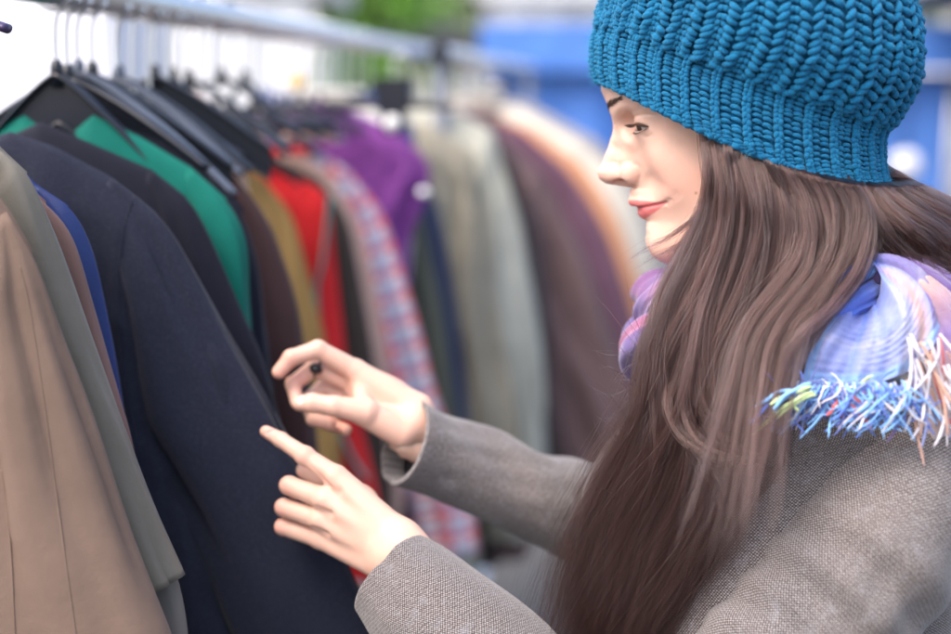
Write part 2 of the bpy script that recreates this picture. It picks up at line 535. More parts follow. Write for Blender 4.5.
hair_dark = mat('brow_hair', (.07, .038, .026), .5)
eye_m = mat('eyeball', (.8, .78, .75), .08, spec=.6)
def eye_material():
    t = NT(eye_m); at = t.n('Attribute', attribute_name='tint'); t.l(at.outputs['Color'], t.b.inputs['Base Color'])
    t.set(t.b, Coat_Weight=.7, Coat_Roughness=.02)
eye_material()

def build_eyes(person):
    for s in (1, -1):
        c = EYE_C[s]; nu, nv = 48, 40
        gaze = nrm((-.92, -.30, .16 * s)); e1 = nrm(np.cross(gaze, (0, 0, 1))); e2 = np.cross(gaze, e1)
        th = np.linspace(0, pi, nv); ph = np.linspace(0, 2 * pi, nu, endpoint=False)
        T, Ph = np.meshgrid(th, ph); r = 12.0 + 1.0 * np.exp(-(T / .42) ** 4)
        V = c + (gaze * np.cos(T)[..., None] + (e1 * np.cos(Ph)[..., None] + e2 * np.sin(Ph)[..., None]) * np.sin(T)[..., None]) * r[..., None]
        t = T.ravel()[:, None]; white = np.array([.55, .50, .48]); iris = np.array([.10, .055, .03]); pup = np.array([.008, .008, .008])
        col = np.where(t < .19, pup, np.where(t < .56, iris, white)); col = np.where((t > .50) & (t < .58), iris * .4, col)
        mesh_obj('eye', HW(V.reshape(-1, 3)), grid_faces(nu, nv, True), eye_m, person, col=col)
        # lashes and brow
        rs = np.random.RandomState(5); L = []
        for i in range(190):
            az = rs.uniform(-.6, 1.0); q = max(0, 1 - ((az - .12) / .95) ** 2); el = -.15 + .24 * q - .02
            d0 = np.array([-cos(az + .42) * cos(el), sin(el), sin(az + .42) * cos(el) * s])
            p0 = c + d0 * 14.0
            out = nrm(np.array([-cos(az * .8), -.32, sin(az * 1.15) * s]))
            ln = rs.uniform(6, 10.5) * (.75 + .25 * q)
            tt = np.linspace(0, 1, 6)[:, None]
            L.append(HW(p0 + out * ln * tt + np.array([0, 1, 0]) * (tt ** 2) * ln * .30 - np.array([0, 1, 0]) * tt * ln * .08))
        for i in range(30):
            az = rs.uniform(-.5, .9); q = 1 - ((az - .12) / .95) ** 2; el = -.12 - .34 * q
            d0 = np.array([-cos(az + .42) * cos(el), sin(el), sin(az + .42) * cos(el) * s]); p0 = c + d0 * 13.8
            tt = np.linspace(0, 1, 6)[:, None]
            L.append(HW(p0 + np.array([-.8, -.5, sin(az) * s]) * 4 * tt))
        curve_lines('eyelashes', L, .00016, hair_dark, person)
        B = []
        for i in range(300):
            u = rs.rand(); row = rs.uniform(-1, 1)
            # along the brow from near the nose to the temple
            px = 610 + 38 * u; py = 110.5 - 13 * u ** .8 + row * (2.6 - 1.3 * u); cc = (7 + 30 * u) * s
            B.append((px, py, cc, u, row))
        return_b = B
        BR_POINTS.append((s, B))
BR_POINTS = []

def project_front(V, pts):
    """snap local points to the nearest head vertex"""
    out = []
    for p in pts:
        d = ((V - p) ** 2).sum(1); out.append(V[d.argmin()])
    return np.array(out)

def build_brows(person, V):
    Vs = V[(V[:, 0] < -20) & (V[:, 1] > 20)]
    for s, B in BR_POINTS:
        Vh = Vs[(Vs[:, 2] * s > -2)]
        rs = np.random.RandomState(9); L = []
        for px, py, cc, u, row in B:
            h = H(px, py, cc); d = (Vh[:, 1] - h[1]) ** 2 + (Vh[:, 2] - h[2]) ** 2 + 0.02 * (Vh[:, 0] + 80) ** 2
            p = Vh[d.argmin()]
            dirv = np.array([.25 + .5 * u, .35 - .5 * row * .5 - .3 * u, (.75) * s]); dirv = nrm(dirv + rs.normal(0, .12, 3))
            nout = np.array([-.75, .1, .5 * s * u + .05]); ln = rs.uniform(4, 7); tt = np.linspace(0, 1, 5)[:, None]
            L.append(HW(p + dirv * ln * tt + nout * (.5 + 1.2 * np.sin(tt * pi) ) * .6))
        curve_lines('eyebrow', L, .00013, hair_dark, person)
# ------------------------------------------------------------------ knitted hat
HAT_RINGS = [  # t, front px, back px, half width mm, sag mm
    (0.00, (600, 81), (884, 184), 84, 16), (0.10, (596, 66), (881, 171), 86, 15), (0.22, (596, 44), (879, 149), 87, 9),
    (0.32, (599, 32), (882, 131), 90, 6), (0.38, (602, 18), (895, 117), 98, 6), (0.46, (606, 2), (912, 85), 107, 8), (0.56, (612, -22), (916, 52), 112, 6),
    (0.68, (623, -54), (909, 2), 108, 4), (0.80, (645, -86), (887, -45), 92, 2), (0.91, (685, -112), (842, -89), 60, 0), (1.0, (740, -122), (782, -115), 22, 0)]
_ht = np.array([r[0] for r in HAT_RINGS])
_hf = np.array([H(*r[1])[:2] for r in HAT_RINGS]); _hb = np.array([H(*r[2])[:2] for r in HAT_RINGS])
_hw = np.array([r[3] for r in HAT_RINGS], float); _hs = np.array([r[4] for r in HAT_RINGS], float)
_tt = np.linspace(0, 1, 201)
def _res(a):
    a = np.asarray(a, float); a = a.reshape(len(a), -1)
    dense = spline(np.column_stack([_ht, a]), 2001)
    return np.stack([np.interp(_tt, dense[:, 0], dense[:, k + 1]) for k in range(a.shape[1])], 1)
_F, _B, _W, _Sg = _res(_hf), _res(_hb), _res(_hw)[:, 0], _res(_hs)[:, 0]
def hat_surf(phi, t, h=0.0):
    """phi 0 = forehead, pi/2 = side towards the viewer; h = mm outwards"""
    phi, t, h = np.broadcast_arrays(np.asarray(phi, float), np.asarray(t, float), np.asarray(h, float))
    def base(phi, t):
        f = np.clip(t, 0, 1) * 200; i = np.minimum(f.astype(int), 199); f = f - i
        L = lambda A: A[i] * (1 - f.reshape(f.shape + (1,) * (A.ndim - 1))) + A[i + 1] * f.reshape(f.shape + (1,) * (A.ndim - 1))
        Fr, Bk, W, Sg = L(_F), L(_B), L(_W), L(_Sg)
        m = (Fr + Bk) / 2; d = (Fr - Bk) / 2
        ab = m + d * np.cos(phi)[..., None]
        out = np.concatenate([ab, (W * np.sin(phi))[..., None]], -1)
        out[..., 1] -= Sg * np.sin(phi) ** 2 * (1 - .45 * np.cos(phi))
        # soft dents of a slouchy hat
        out[..., 2] += 3 * np.sin(phi * 3 + t * 6) * np.clip(t - .3, 0, 1)
        return out
    p = base(phi, t); e = 1e-3
    du = base(phi + e, t) - p; dv = base(phi, np.minimum(t + e, 1)) - base(phi, np.maximum(np.minimum(t, 1 - e) - e, 0))
    n = np.cross(dv, du); n /= np.linalg.norm(n, axis=-1)[..., None] + 1e-12
    mid = base(phi * 0, t) / 2 + base(phi * 0 + pi, t) / 2
    flip = np.sign(((p - mid) * n).sum(-1)); flip[flip == 0] = 1
    return p + n * (flip * h)[..., None]

def lobes(paths, rad, seg=8):
    """many short yarn pieces at once: paths (N,n,3), rad (N,n) -> V, F, U"""
    A = np.asarray(paths, float); N, n = A.shape[:2]; R_ = np.asarray(rad, float)
    T = np.gradient(A, axis=1); T /= np.linalg.norm(T, axis=2)[..., None] + 1e-9
    ref = np.array([.13, .21, .97]); Nn = np.cross(T, ref); Nn /= np.linalg.norm(Nn, axis=2)[..., None] + 1e-9
    Bn = np.cross(T, Nn); a = np.linspace(0, 2 * pi, seg, endpoint=False)
    V = A[:, :, None] + R_[:, :, None, None] * (Nn[:, :, None] * np.cos(a)[:, None] + Bn[:, :, None] * np.sin(a)[:, None])
    L = np.concatenate([np.zeros((N, 1)), np.cumsum(np.linalg.norm(np.diff(A, axis=1), axis=2), 1)], 1)
    U = np.stack(np.broadcast_arrays((a / (2 * pi))[None, None], L[..., None] * .1), -1).reshape(-1, 2)
    f = grid_faces(seg, n, True)      # index i*n+j with i seg, j along -> remap
    i, j = f // n, f % n
    f = j * seg + i
    Fc = (f[None] + (np.arange(N) * n * seg)[:, None, None]).reshape(-1, 4)
    return V.reshape(-1, 3), Fc, U

def build_hat(person):
    m = mat('teal_wool_yarn', (.006, .19, .37), .8, sheen=.3, spec=.2); t = NT(m)
    m.node_tree.nodes['Principled BSDF'].inputs['Sheen Tint'].default_value = (.3, .75, 1, 1)
    uv = t.coord('UV', (1, 1, 1)); co = t.coord('Object')
    w = t.n('TexWave', wave_type='BANDS', bands_direction='DIAGONAL'); t.set(w, Scale=2.4, Distortion=1.5, Detail=2); w.inputs['Detail Scale'].default_value = 3; t.l(uv, w.inputs['Vector'])
    n = t.noise(co, 24, 4, .6); n2 = t.noise(co, 900, 2, .7)
    c = t.mix(n, (.002, .078, .195), (.003, .152, .325)); c = t.mix(t.math('MULTIPLY', w.outputs['Fac'], .16), c, (.008, .21, .38))
    t.l(c, t.b.inputs['Base Color'])
    t.l(t.bump(n2, 1.0, .0011, t.bump(w.outputs['Fac'], .14, .0004)), t.b.inputs['Normal'])
    rs = np.random.RandomState(3)
    # lining under the stitches
    ph = np.linspace(0, 2 * pi, 120, endpoint=False); tt = np.linspace(0, 1, 60)
    PH, TT = np.meshgrid(ph, tt, indexing='ij')
    V0 = hat_surf(PH, TT, -.9).reshape(-1, 3); F0 = grid_faces(120, 60, True)
    U0 = np.zeros((len(V0), 2))
    paths = []; rads = []
    NU = 31; prof = np.array([.55, .92, 1.06, 1.06, .92, .55]); n = 6; q = np.linspace(0, 1, n)
    du = 2 * pi / NU
    NB = 15; tb = 0.345                     # ladder rows in the band
    def unit(k, u): return (k + u) * du
    band_w = lambda t_: 1.0
    def add(k, u, v, h, r, jit=.35):
        p = hat_surf(unit(k, np.asarray(u)), np.asarray(v), np.asarray(h))
        p = p + rs.normal(0, jit, 3); paths.append(p); rads.append(prof * r * rs.uniform(.92, 1.08))
    for k in range(NU):
        # band: smooth rib made of long overlapping stitches, with ladders of purl bumps between
        for r_ in range(NB):
            v0 = tb * (r_ + .1) / NB; dv = tb / NB
            for s in (-1, 1):
                add(k, .0 + s * (.085 - .045 * q), v0 + dv * 1.25 * q, 2.6 + 1.0 * np.sin(q * pi), 2.1, .25)
                add(k, .5 + s * (.02 + .32 * q), v0 + dv * (.30 + .22 * np.sin(q * pi) - .12 * q), .3 + 1.7 * np.sin(q * pi), 1.75)
        # body: big chevrons, recessed bars between them
        NR = 28; rows = tb + (1.0 - tb) * (np.arange(NR + 1) / NR) ** 1.12
        for r_ in range(NR):
            v0, v1 = rows[r_], rows[r_ + 1]; dv = v1 - v0
            if v0 > .97: continue
            for s in (-1, 1):
                off = .0
                add(k, off + s * (.035 + .31 * q ** .8), v0 + dv * (.0 + (.95 + .35 * s) * q ** 1.2), 2.4 + 2.0 * np.sin(q * pi * .9 + .2) - 1.5 * q, 2.75, .7)
            for s in (-1, 1):
                add(k, .5 + s * (.0 + .17 * q), v0 + dv * (.75 - .35 * q), .2 + 1.4 * np.sin(q * pi), 2.5, .3)
    # rolled edge
    for k in range(NU * 5):
        a0 = k * 2 * pi / (NU * 5)
        p = hat_surf(a0 + q * .058, .002 + .006 * np.sin(q * pi) * (1 if k % 2 else -1), .8 + 1.2 * np.sin(q * pi)); paths.append(p + rs.normal(0, .3, 3)); rads.append(prof * 2.7)
    V1, F1, U1 = lobes(paths, rads)
    o = mesh_obj('knitted_hat', HW(np.concatenate([V0, V1])), np.concatenate([F0, F1 + len(V0)]), m, person, uv=np.concatenate([U0, U1]))
    # loose fibres
    fm = mat('wool_fuzz', (.02, .32, .55), .7)
    L = []
    A = np.array(paths)
    for _ in range(11000):
        p = A[rs.randint(len(A)), rs.randint(1, 5)]
        if p[1] > 175: continue
        d = nrm(rs.normal(size=3) + nrm(p - np.array([30, 60, 0])) * 1.2)
        e = nrm(rs.normal(size=3)); ln = rs.uniform(3, 8); tq = np.linspace(0, 1, 6)[:, None]
        L.append(HW(p + d * (2 + ln * tq) + e * 2.0 * tq ** 2))
    curve_lines('wool_fuzz', L, .00005, fm, o)
    return o
# ------------------------------------------------------------------ long hair
def hair_mat():
    m = bpy.data.materials.new('brown_hair'); m.use_nodes = True; nt = m.node_tree
    nt.nodes.remove(nt.nodes['Principled BSDF']); h = nt.nodes.new('ShaderNodeBsdfHairPrincipled'); h.parametrization = 'COLOR'
    out = nt.nodes['Material Output']; nt.links.new(h.outputs[0], out.inputs[0])
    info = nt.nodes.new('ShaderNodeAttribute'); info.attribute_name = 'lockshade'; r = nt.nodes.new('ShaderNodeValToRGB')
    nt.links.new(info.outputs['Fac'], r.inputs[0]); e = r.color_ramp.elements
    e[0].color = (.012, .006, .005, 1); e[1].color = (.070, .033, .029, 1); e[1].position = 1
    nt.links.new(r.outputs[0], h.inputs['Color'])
    h.inputs['Roughness'].default_value = .26; h.inputs['Radial Roughness'].default_value = .45
    for n_ in ('Random Roughness',): h.inputs[n_].default_value = .2
    return m

HG = [  # guides, left to right: (px, py, c)
    [(694, 122, 70), (711, 165, 74), (712, 205, 74), (694, 250, 74), (670, 300, 78), (658, 345, 84), (656, 395, 88), (640, 440, 82), (612, 505, 72), (590, 575, 66), (572, 670, 60)],
    [(705, 126, 74), (722, 175, 79), (722, 220, 80), (708, 265, 82), (688, 315, 86), (674, 370, 90), (668, 415, 92), (650, 460, 86), (624, 525, 76), (600, 595, 70), (582, 680, 60)],
    [(722, 134, 78), (742, 185, 82), (742, 230, 84), (726, 285, 88), (705, 335, 92), (692, 385, 96), (682, 430, 97), (664, 485, 92), (638, 550, 82), (613, 615, 74), (592, 690, 62)],
    [(748, 147, 80), (768, 195, 84), (768, 240, 88), (752, 300, 94), (730, 350, 98), (714, 400, 101), (700, 450, 100), (680, 505, 93), (652, 560, 84), (625, 622, 74), (600, 700, 62)],
    [(778, 158, 80), (800, 205, 84), (800, 250, 90), (782, 305, 98), (758, 360, 104), (740, 410, 108), (721, 460, 106), (697, 510, 98), (666, 565, 86), (634, 625, 74), (605, 700, 62)],
    [(808, 168, 77), (836, 215, 80), (838, 255, 88), (815, 300, 102), (775, 355, 111), (750, 410, 114), (730, 462, 114), (711, 514, 104), (678, 568, 90), (642, 628, 76), (610, 705, 62)],
    [(835, 174, 72), (872, 222, 74), (872, 258, 84), (842, 298, 105), (793, 350, 118), (763, 405, 122), (744, 458, 121), (718, 515, 110), (690, 570, 94), (652, 630, 78), (615, 710, 62)]]
HGB = [[(838, 174, 68), (868, 222, 74), (886, 262, 74), (905, 290, 66), (930, 315, 50), (960, 350, 30)],
       [(842, 176, 64), (880, 216, 70), (908, 248, 70), (944, 272, 62), (985, 300, 50), (1030, 360, 36)],
       [(852, 178, 54), (906, 208, 56), (942, 236, 56), (975, 262, 50), (1010, 300, 40), (1050, 370, 30)],
       [(862, 180, 40), (922, 200, 40), (955, 226, 40), (990, 256, 36), (1025, 300, 30), (1065, 380, 20)],
       [(866, 176, 12), (926, 194, 10), (960, 222, 10), (1000, 256, 8), (1035, 310, 0), (1070, 390, -5)]]

SH = []
for g_ in HG + HGB: g_[0] = (g_[0][0] + 2, g_[0][1] - 16, g_[0][2] - 16)
def strands_from_guides(G, nlocks, per, rs, nn=42, depth=(-24, 4), spread=3.2, tlo=0., thi=1., cut=(.72, 1.0), amp=6.5, loose=1.0, crinkle=1.0):
    G3 = np.array([spline(np.array([H(*p) for p in g_]), nn) for g_ in G])    # (k,nn,3)
    out = []
    s = np.linspace(0, 1, nn)
    for i in range(nlocks):
        t = rs.uniform(tlo, thi) * (len(G) - 1 - 1e-6); k = int(t); f = t - k
        c = G3[k] * (1 - f) + G3[k + 1] * f
        dpt = rs.uniform(*depth); c = c + np.array([0, 0, 1.]) * dpt
        c = c + (rs.normal(0, 11, 3) * [1, .5, .5]) * (s ** .8)[:, None] + rs.normal(0, 5, 3) * [1, .3, .6] * np.sin(s * pi)[:, None] + np.outer((s ** .8) * np.sin(s * 12 + t * 9 + rs.normal(0, .5)), [11.0, 1, 7.0]) * crinkle
        # lazy waves growing towards the tip
        for a_ in range(2):
            w = rs.normal(0, 1, 3); w[2] *= .5; c = c + w * amp * (s ** 1.1)[:, None] * np.sin(s * rs.uniform(4, 13) + rs.uniform(0, 6.3))[:, None] * .7
        w0, w1 = spread * rs.uniform(.7, 1.3), spread * rs.uniform(.25, 1.1) * loose
        ck = rs.normal(0, 1, 3) * [1, .6, .7]; c = c + np.outer((np.clip(s - .12, 0, 1) ** 1.2) * np.sin(s * rs.uniform(12, 34) + rs.uniform(0, 6)), ck) * 3.0 * crinkle
        rad = w0 * (1 - s) + w1 * s; bulge = .6 * spread * np.sin(s * pi) * rs.uniform(0, 1)
        T = np.gradient(c, axis=0); T /= np.linalg.norm(T, axis=1)[:, None]
        A = np.cross(T, [0, 0, 1.0]); A /= np.linalg.norm(A, axis=1)[:, None]; B = np.cross(A, T)
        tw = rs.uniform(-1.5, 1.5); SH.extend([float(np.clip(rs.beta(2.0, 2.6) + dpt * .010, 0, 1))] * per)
        for j in range(per):
            a0, r0 = rs.uniform(0, 2 * pi), sqrt(rs.rand()); a_ = a0 + tw * s
            q = c + ((rad + bulge) * r0)[:, None] * (A * np.cos(a_)[:, None] * 1.25 + B * np.sin(a_)[:, None] * .7)
            # personal drift
            d = rs.normal(0, 1, 3) * rs.exponential(3.0) * loose; q = q + d * (s ** 1.5)[:, None] + rs.normal(0, 1, 3) * (np.sin(s * rs.uniform(8, 40) + rs.uniform(0, 6)) * (.25 + .75 * s))[:, None] * .75
            e = rs.uniform(*cut)
            idx = s * e * (nn - 1); i0 = np.minimum(idx.astype(int), nn - 2); ff = (idx - i0)[:, None]
            out.append(q[i0] * (1 - ff) + q[i0 + 1] * ff)
    return out

def build_hair(person, dens=1.0):
    rs = np.random.RandomState(11); L = []
    n = lambda x: max(6, int(x * dens))
    L += strands_from_guides(HG, n(420), 44, rs, depth=(-34, 10), spread=3.3, amp=8)                                        # the falling mass
    L += strands_from_guides(HG, n(60), 80, rs, depth=(-60, -26), spread=5)               # deeper layer
    L += strands_from_guides(HG, n(70), 30, rs, depth=(3, 9), spread=1.8, amp=6, loose=1.5)  # fine locks on top
    L += strands_from_guides(HGB, n(120), 70, rs, depth=(-14, 6), spread=4)                # swept behind the shoulder
    # the lock across the cheek
    def lock(pts, N, sp, ln=(.7, 1.0), loose=.6, amp=1.5):
        return strands_from_guides([pts, [(x + 3, y + 1, c + 1) for x, y, c in pts]], max(1, N // 30), min(30, N), rs, depth=(-1, 1), spread=sp, cut=ln, amp=amp, loose=loose, crinkle=.12)
    L += lock([(700, 124, 72), (713, 160, 76), (716, 195, 78), (706, 218, 77), (686, 236, 70), (664, 248, 60), (645, 262, 52)], 150, 1.7)
    L += lock([(702, 124, 73), (716, 160, 78), (722, 205, 80), (712, 235, 80), (694, 262, 78), (676, 290, 80), (660, 330, 84)], 150, 2.0)
    # curling lock that hooks forward
    for k in range(5):
        o = rs.normal(0, 4, 2); base = [(725, 136, 84), (730, 220, 92), (702, 320, 98), (684, 370, 104), (681, 405, 110), (694, 432, 118), (718, 446, 126), (748, 450, 134), (768, 440, 140)]
        L += lock([(x + o[0] * min(1, i / 3) + rs.normal(0, 1.5), y + o[1] * (i > 2) + rs.normal(0, 2), c + rs.normal(0, 2)) for i, (x, y, c) in enumerate(base)], 60, 1.3, (.75, 1.0), .7, 2.5)
    for k in range(4):
        o = rs.normal(0, 6, 2); base = [(735, 140, 84), (735, 220, 92), (712, 320, 100), (700, 370, 108), (706, 410, 114), (730, 445, 122), (750, 480, 135), (752, 530, 140)]
        L += lock([(x + o[0] * min(1, i / 3), y + o[1] * (i > 2), c) for i, (x, y, c) in enumerate(base)], 30, 1.4, (.7, 1.0), 1.0, 3)
    # thin locks over the upper arm and the scarf
    for k in range(12):
        x = 712 + k * 5 + rs.normal(0, 4)
        L += lock([(760 + k * 8, 150 + k * 2.5, 86), (785 + k * 7, 210, 92), (790 + k * 5, 260, 104), (x + 30, 330, 128), (x + 12, 400, 150), (x, 460, 178), (x - 12, 520, 205), (x - 30, 570, 214)], 60, 1.6, (.6, 1.0), 1.2, 4)
    # loop of hair over the scarf
    L += lock([(845, 176, 78), (868, 215, 86), (862, 262, 100), (835, 300, 118), (805, 325, 128), (786, 350, 132), (775, 395, 136), (765, 430, 140)], 200, 2.6, (.8, 1.0), .5)
    # fly-away single hairs
    for k in range(2600):
        g_ = HG[rs.randint(0, len(HG))] if rs.rand() < .5 else HG[0]
        c = spline(np.array([H(*p) for p in g_]), 42); s = np.linspace(0, 1, 42)
        i0 = rs.randint(0, 22); c = c[i0:]; s = np.linspace(0, 1, len(c))
        c = c + np.array([0, 0, rs.uniform(-20, 12)]) + np.outer(s ** 1.6, [rs.normal(-6, 20), rs.normal(0, 14), rs.normal(0, 8)]) + np.outer(np.sin(s * rs.uniform(5, 22)), rs.normal(0, 3, 3))
        L.append(spline(c, 42))
    for k in range(110):      # wisps standing off to the left of the scarf
        p0 = H(rs.uniform(640, 665), rs.uniform(350, 520), 78); d = np.array([rs.uniform(-50, -15), rs.uniform(-10, 30), rs.uniform(-20, 20)])
        s = np.linspace(0, 1, 42)[:, None]; L.append(p0 + d * s + np.array([0, rs.normal(0, 26), 0]) * s ** 2 + np.array([0, 1.0, 0]) * np.sin(s * 7) * rs.normal(0, 2.5))
    for k in range(70):
        g_ = HGB[rs.randint(1, 5)]; c = spline(np.array([H(*p) for p in g_]), 42); s = np.linspace(0, 1, 42)
        L.append(c + np.outer(s ** 1.3, [rs.normal(4, 10), rs.normal(12, 12), rs.normal(0, 10)]) + np.outer(np.sin(s * rs.uniform(5, 16)), rs.normal(0, 1.5, 3)))
    A = np.array(L)
    # keep the roots under the hat's band
    f0, b0 = _F[4], _B[4]; am, ah = (f0[0] + b0[0]) / 2, abs(b0[0] - f0[0]) / 2
    cph = np.clip((am - A[..., 0]) / ah, -1, 1); sph2 = 1 - cph ** 2
    brim = f0[1] + (b0[1] - f0[1]) * np.clip((A[..., 0] - f0[0]) / (b0[0] - f0[0]), 0, 1) - 16 * sph2 * (1 - .45 * cph)
    lim = 84 * np.sqrt(np.maximum(sph2, 0)) - 2.5; k_ = np.clip((A[..., 1] - brim + 3) / 5, 0, 1)
    A[..., 2] = np.where(A[..., 2] > lim, A[..., 2] * (1 - k_) + lim * k_, A[..., 2])
    A = HW(A)
    if BVH:
        q = np.argwhere((A[..., 2] < HP(790, 395)[2]))
        A[q[:, 0], q[:, 1]] = drape(A[q[:, 0], q[:, 1]], BVH[0], .003, .05)
    o = curve_lines('hair', A, rs.uniform(.00008, .00017, len(A)), hair_mat(), person)
    at = o.data.attributes.new('lockshade', 'FLOAT', 'CURVE'); at.data.foreach_set('value', np.clip(np.resize(SH[:len(A)], len(A)) + rs.normal(0, .27, len(A)), 0, 1).astype(np.float32))
    return o
# ------------------------------------------------------------------ scarf, coat, hands, the rest of the body
BVH = []
def bvh_of(root):
    from mathutils.bvhtree import BVHTree
    V, Fc = [], []
    for o in root.children:
        w = Vector(parent_world(o)); n = len(V)
        V += [v.co + w for v in o.data.vertices]; Fc += [tuple(i + n for i in p.vertices) for p in o.data.polygons]
    return BVHTree.FromPolygons(V, Fc)
def drape(W, tree, gap, maxd=.16):
    """lift points that would lie inside the coat out onto its surface"""
    W = np.array(W); C_ = Vector(C0)
    for i in range(len(W)):
        p = Vector(W[i]); d = p - C_; L = d.length; h = tree.ray_cast(C_, d / L, L + gap)
        if h[0] is not None and h[3] < L + gap * .5 and L - h[3] < maxd: W[i] = np.array(C_ + d / L * (h[3] - gap + .1 * gap * ((i * 7919) % 13 - 6) / 6))
    return W

def tweed():
    m = mat('tweed', (.2, .19, .19), .9, sheen=.25, spec=.2); t = NT(m)
    uv = t.n('UVMap').outputs[0]; co = t.coord('Object')
    dn = t.n('TexNoise'); t.set(dn, Scale=160, Detail=2); t.l(co, dn.inputs['Vector'])
    mp = t.n('Mapping'); mp.inputs['Rotation'].default_value = (0, 0, radians(12)); t.l(uv, mp.inputs[0])
    vm = t.n('VectorMath', operation='MULTIPLY_ADD'); t.l(dn.outputs['Color'], vm.inputs[0]); vm.inputs[1].default_value = (.0011,) * 3; t.l(mp.outputs[0], vm.inputs[2])
    sp = t.n('SeparateXYZ'); t.l(vm.outputs[0], sp.inputs[0])
    fx = t.math('SINE', t.math('MULTIPLY', sp.outputs[0], 2 * pi / .0026)); fy = t.math('SINE', t.math('MULTIPLY', sp.outputs[1], 2 * pi / .0026))
    pr = t.math('MULTIPLY_ADD', t.math('MULTIPLY', fx, fy), .6, .5)
    pr2 = t.math('MULTIPLY_ADD', fy, .14, pr)
    big = t.noise(co, 14, 3, .6); fl = t.noise(co, 520, 2, .7); mid = t.noise(co, 75, 3, .6)
    k = t.math('ADD', pr2, t.math('MULTIPLY_ADD', fl, 1.0, -.5))
    c = t.ramp(k, [(.1, (.018, .014, .016)), (.5, (.085, .075, .078)), (.95, (.37, .35, .355))])
    c = t.mix(t.math('MULTIPLY', big, .42), c, (.125, .095, .08))
    c = t.mix(t.ramp(mid, [(.55, (0, 0, 0)), (.8, (.28, .28, .28))]), c, (.30, .31, .36))
    t.l(c, t.b.inputs['Base Color'])
    t.l(t.bump(k, .35, .0008, t.bump(t.noise(co, 40, 3, .6), .25, .004)), t.b.inputs['Normal'])
    return m

def loft(rings, mat_, name, parent, nseg=72, n_along=120, fold=0.0, fseed=0, cap=True, fl=None, foldf=7.0, extra=None, wallthk=0.0):
    """rings: (centre xyz, axis vectors u*ru, v*rv) interpolated smoothly; closed tube with UV in metres"""
    C_ = np.array([r[0] for r in rings]); Uv = np.array([r[1] for r in rings]); Vv = np.array([r[2] for r in rings])
    D = spline(np.hstack([C_, Uv, Vv]), n_along); C_, Uv, Vv = D[:, :3], D[:, 3:6], D[:, 6:]
    a = np.linspace(0, 2 * pi, nseg + 1)
    X = C_[:, None] + Uv[:, None] * np.cos(a)[None, :, None] + Vv[:, None] * np.sin(a)[None, :, None]
    L = np.concatenate([[0], np.cumsum(np.linalg.norm(np.diff(C_, axis=0), axis=1))])
    circ = 2 * pi * np.sqrt((np.linalg.norm(Uv, axis=1) ** 2 + np.linalg.norm(Vv, axis=1) ** 2) / 2).mean()
    UVc = np.stack(np.broadcast_arrays((a / (2 * pi) * circ)[None, :], L[:, None]), -1)
    N_ = X - C_[:, None]; N_ /= np.linalg.norm(N_, axis=2)[..., None]
    if fold:
        T = np.gradient(C_, axis=0); T /= np.linalg.norm(T, axis=1)[:, None]
        ca = np.stack([np.broadcast_to(L[:, None] * foldf, X.shape[:2]), np.broadcast_to(np.cos(a)[None] * .5, X.shape[:2]), np.broadcast_to(np.sin(a)[None] * .5, X.shape[:2])], -1)
        n_ = snoise(ca, fseed, 3, .8)
        X = X + N_ * (fold * (n_ - .6 * np.abs(n_)))[..., None] * (1 if fl is None else np.interp(np.linspace(0, 1, n_along), *fl)[:, None, None])
    if extra is not None: X = extra(X, N_, L, a)
    if wallthk:      # turn the last ring inwards: an open cuff with thickness
        e = X[-1]; cc = e.mean(0)
        add = [e + (cc - e) * .03, cc + (e - cc) * (1 - wallthk), X[-6].mean(0) + (X[-6] - X[-6].mean(0)) * (1 - wallthk), X[-16].mean(0) + (X[-16] - X[-16].mean(0)) * (1 - wallthk) * .96]
        X = np.concatenate([X, np.array(add)]); UVc = np.concatenate([UVc, np.repeat(UVc[-1:], 4, 0)]); cap_end = False
        n_along += 4
    V = X.reshape(-1, 3); Fc = grid_faces(n_along, nseg + 1)
    return mesh_obj(name, V, Fc, mat_, parent, uv=UVc.reshape(-1, 2))

def ring(c, n, ref, ru, rv):
    n = nrm(n); u = nrm(np.asarray(ref, float) - n * np.dot(ref, n)); v = np.cross(n, u)
    return (np.asarray(c, float), u * ru, v * rv)

def arm_rings(path, ref):
    pts = np.array([p[0] for p in path]); T = np.gradient(pts, axis=0)
    return [ring(pts[i], T[i], ref, path[i][1], path[i][2]) for i in range(len(path))]

TO_CAM = -FW
def rowpt(px, py, D): return P(px, py, D)

NEAR_ARM = [(P(902, 424, 1.075), .030, .035), (P(900, 446, 1.065), .080, .050), (P(888, 488, 1.055), .096, .060), (P(862, 545, 1.045), .102, .066), (P(814, 622, 1.04), .098, .068), (P(754, 706, 1.035), .088, .067),
            (P(695, 785, 1.035), .076, .065), (P(630, 798, 1.04), .071, .063), (P(560, 738, 1.045), .066, .060), (P(490, 668, 1.06), .062, .056), (P(430, 615, 1.08), .056, .051), (P(393, 580, 1.10), .053, .047)]
FAR_ARM = [(P(790, 470, 1.27), .07, .07), (P(740, 520, 1.285), .07, .066), (P(690, 545, 1.28), .063, .06), (P(625, 528, 1.26), .053, .052), (P(555, 500, 1.24), .047, .045), (P(485, 470, 1.22), .0435, .041), (P(438, 453, 1.205), .043, .040), (P(404, 441, 1.19), .0455, .041)]

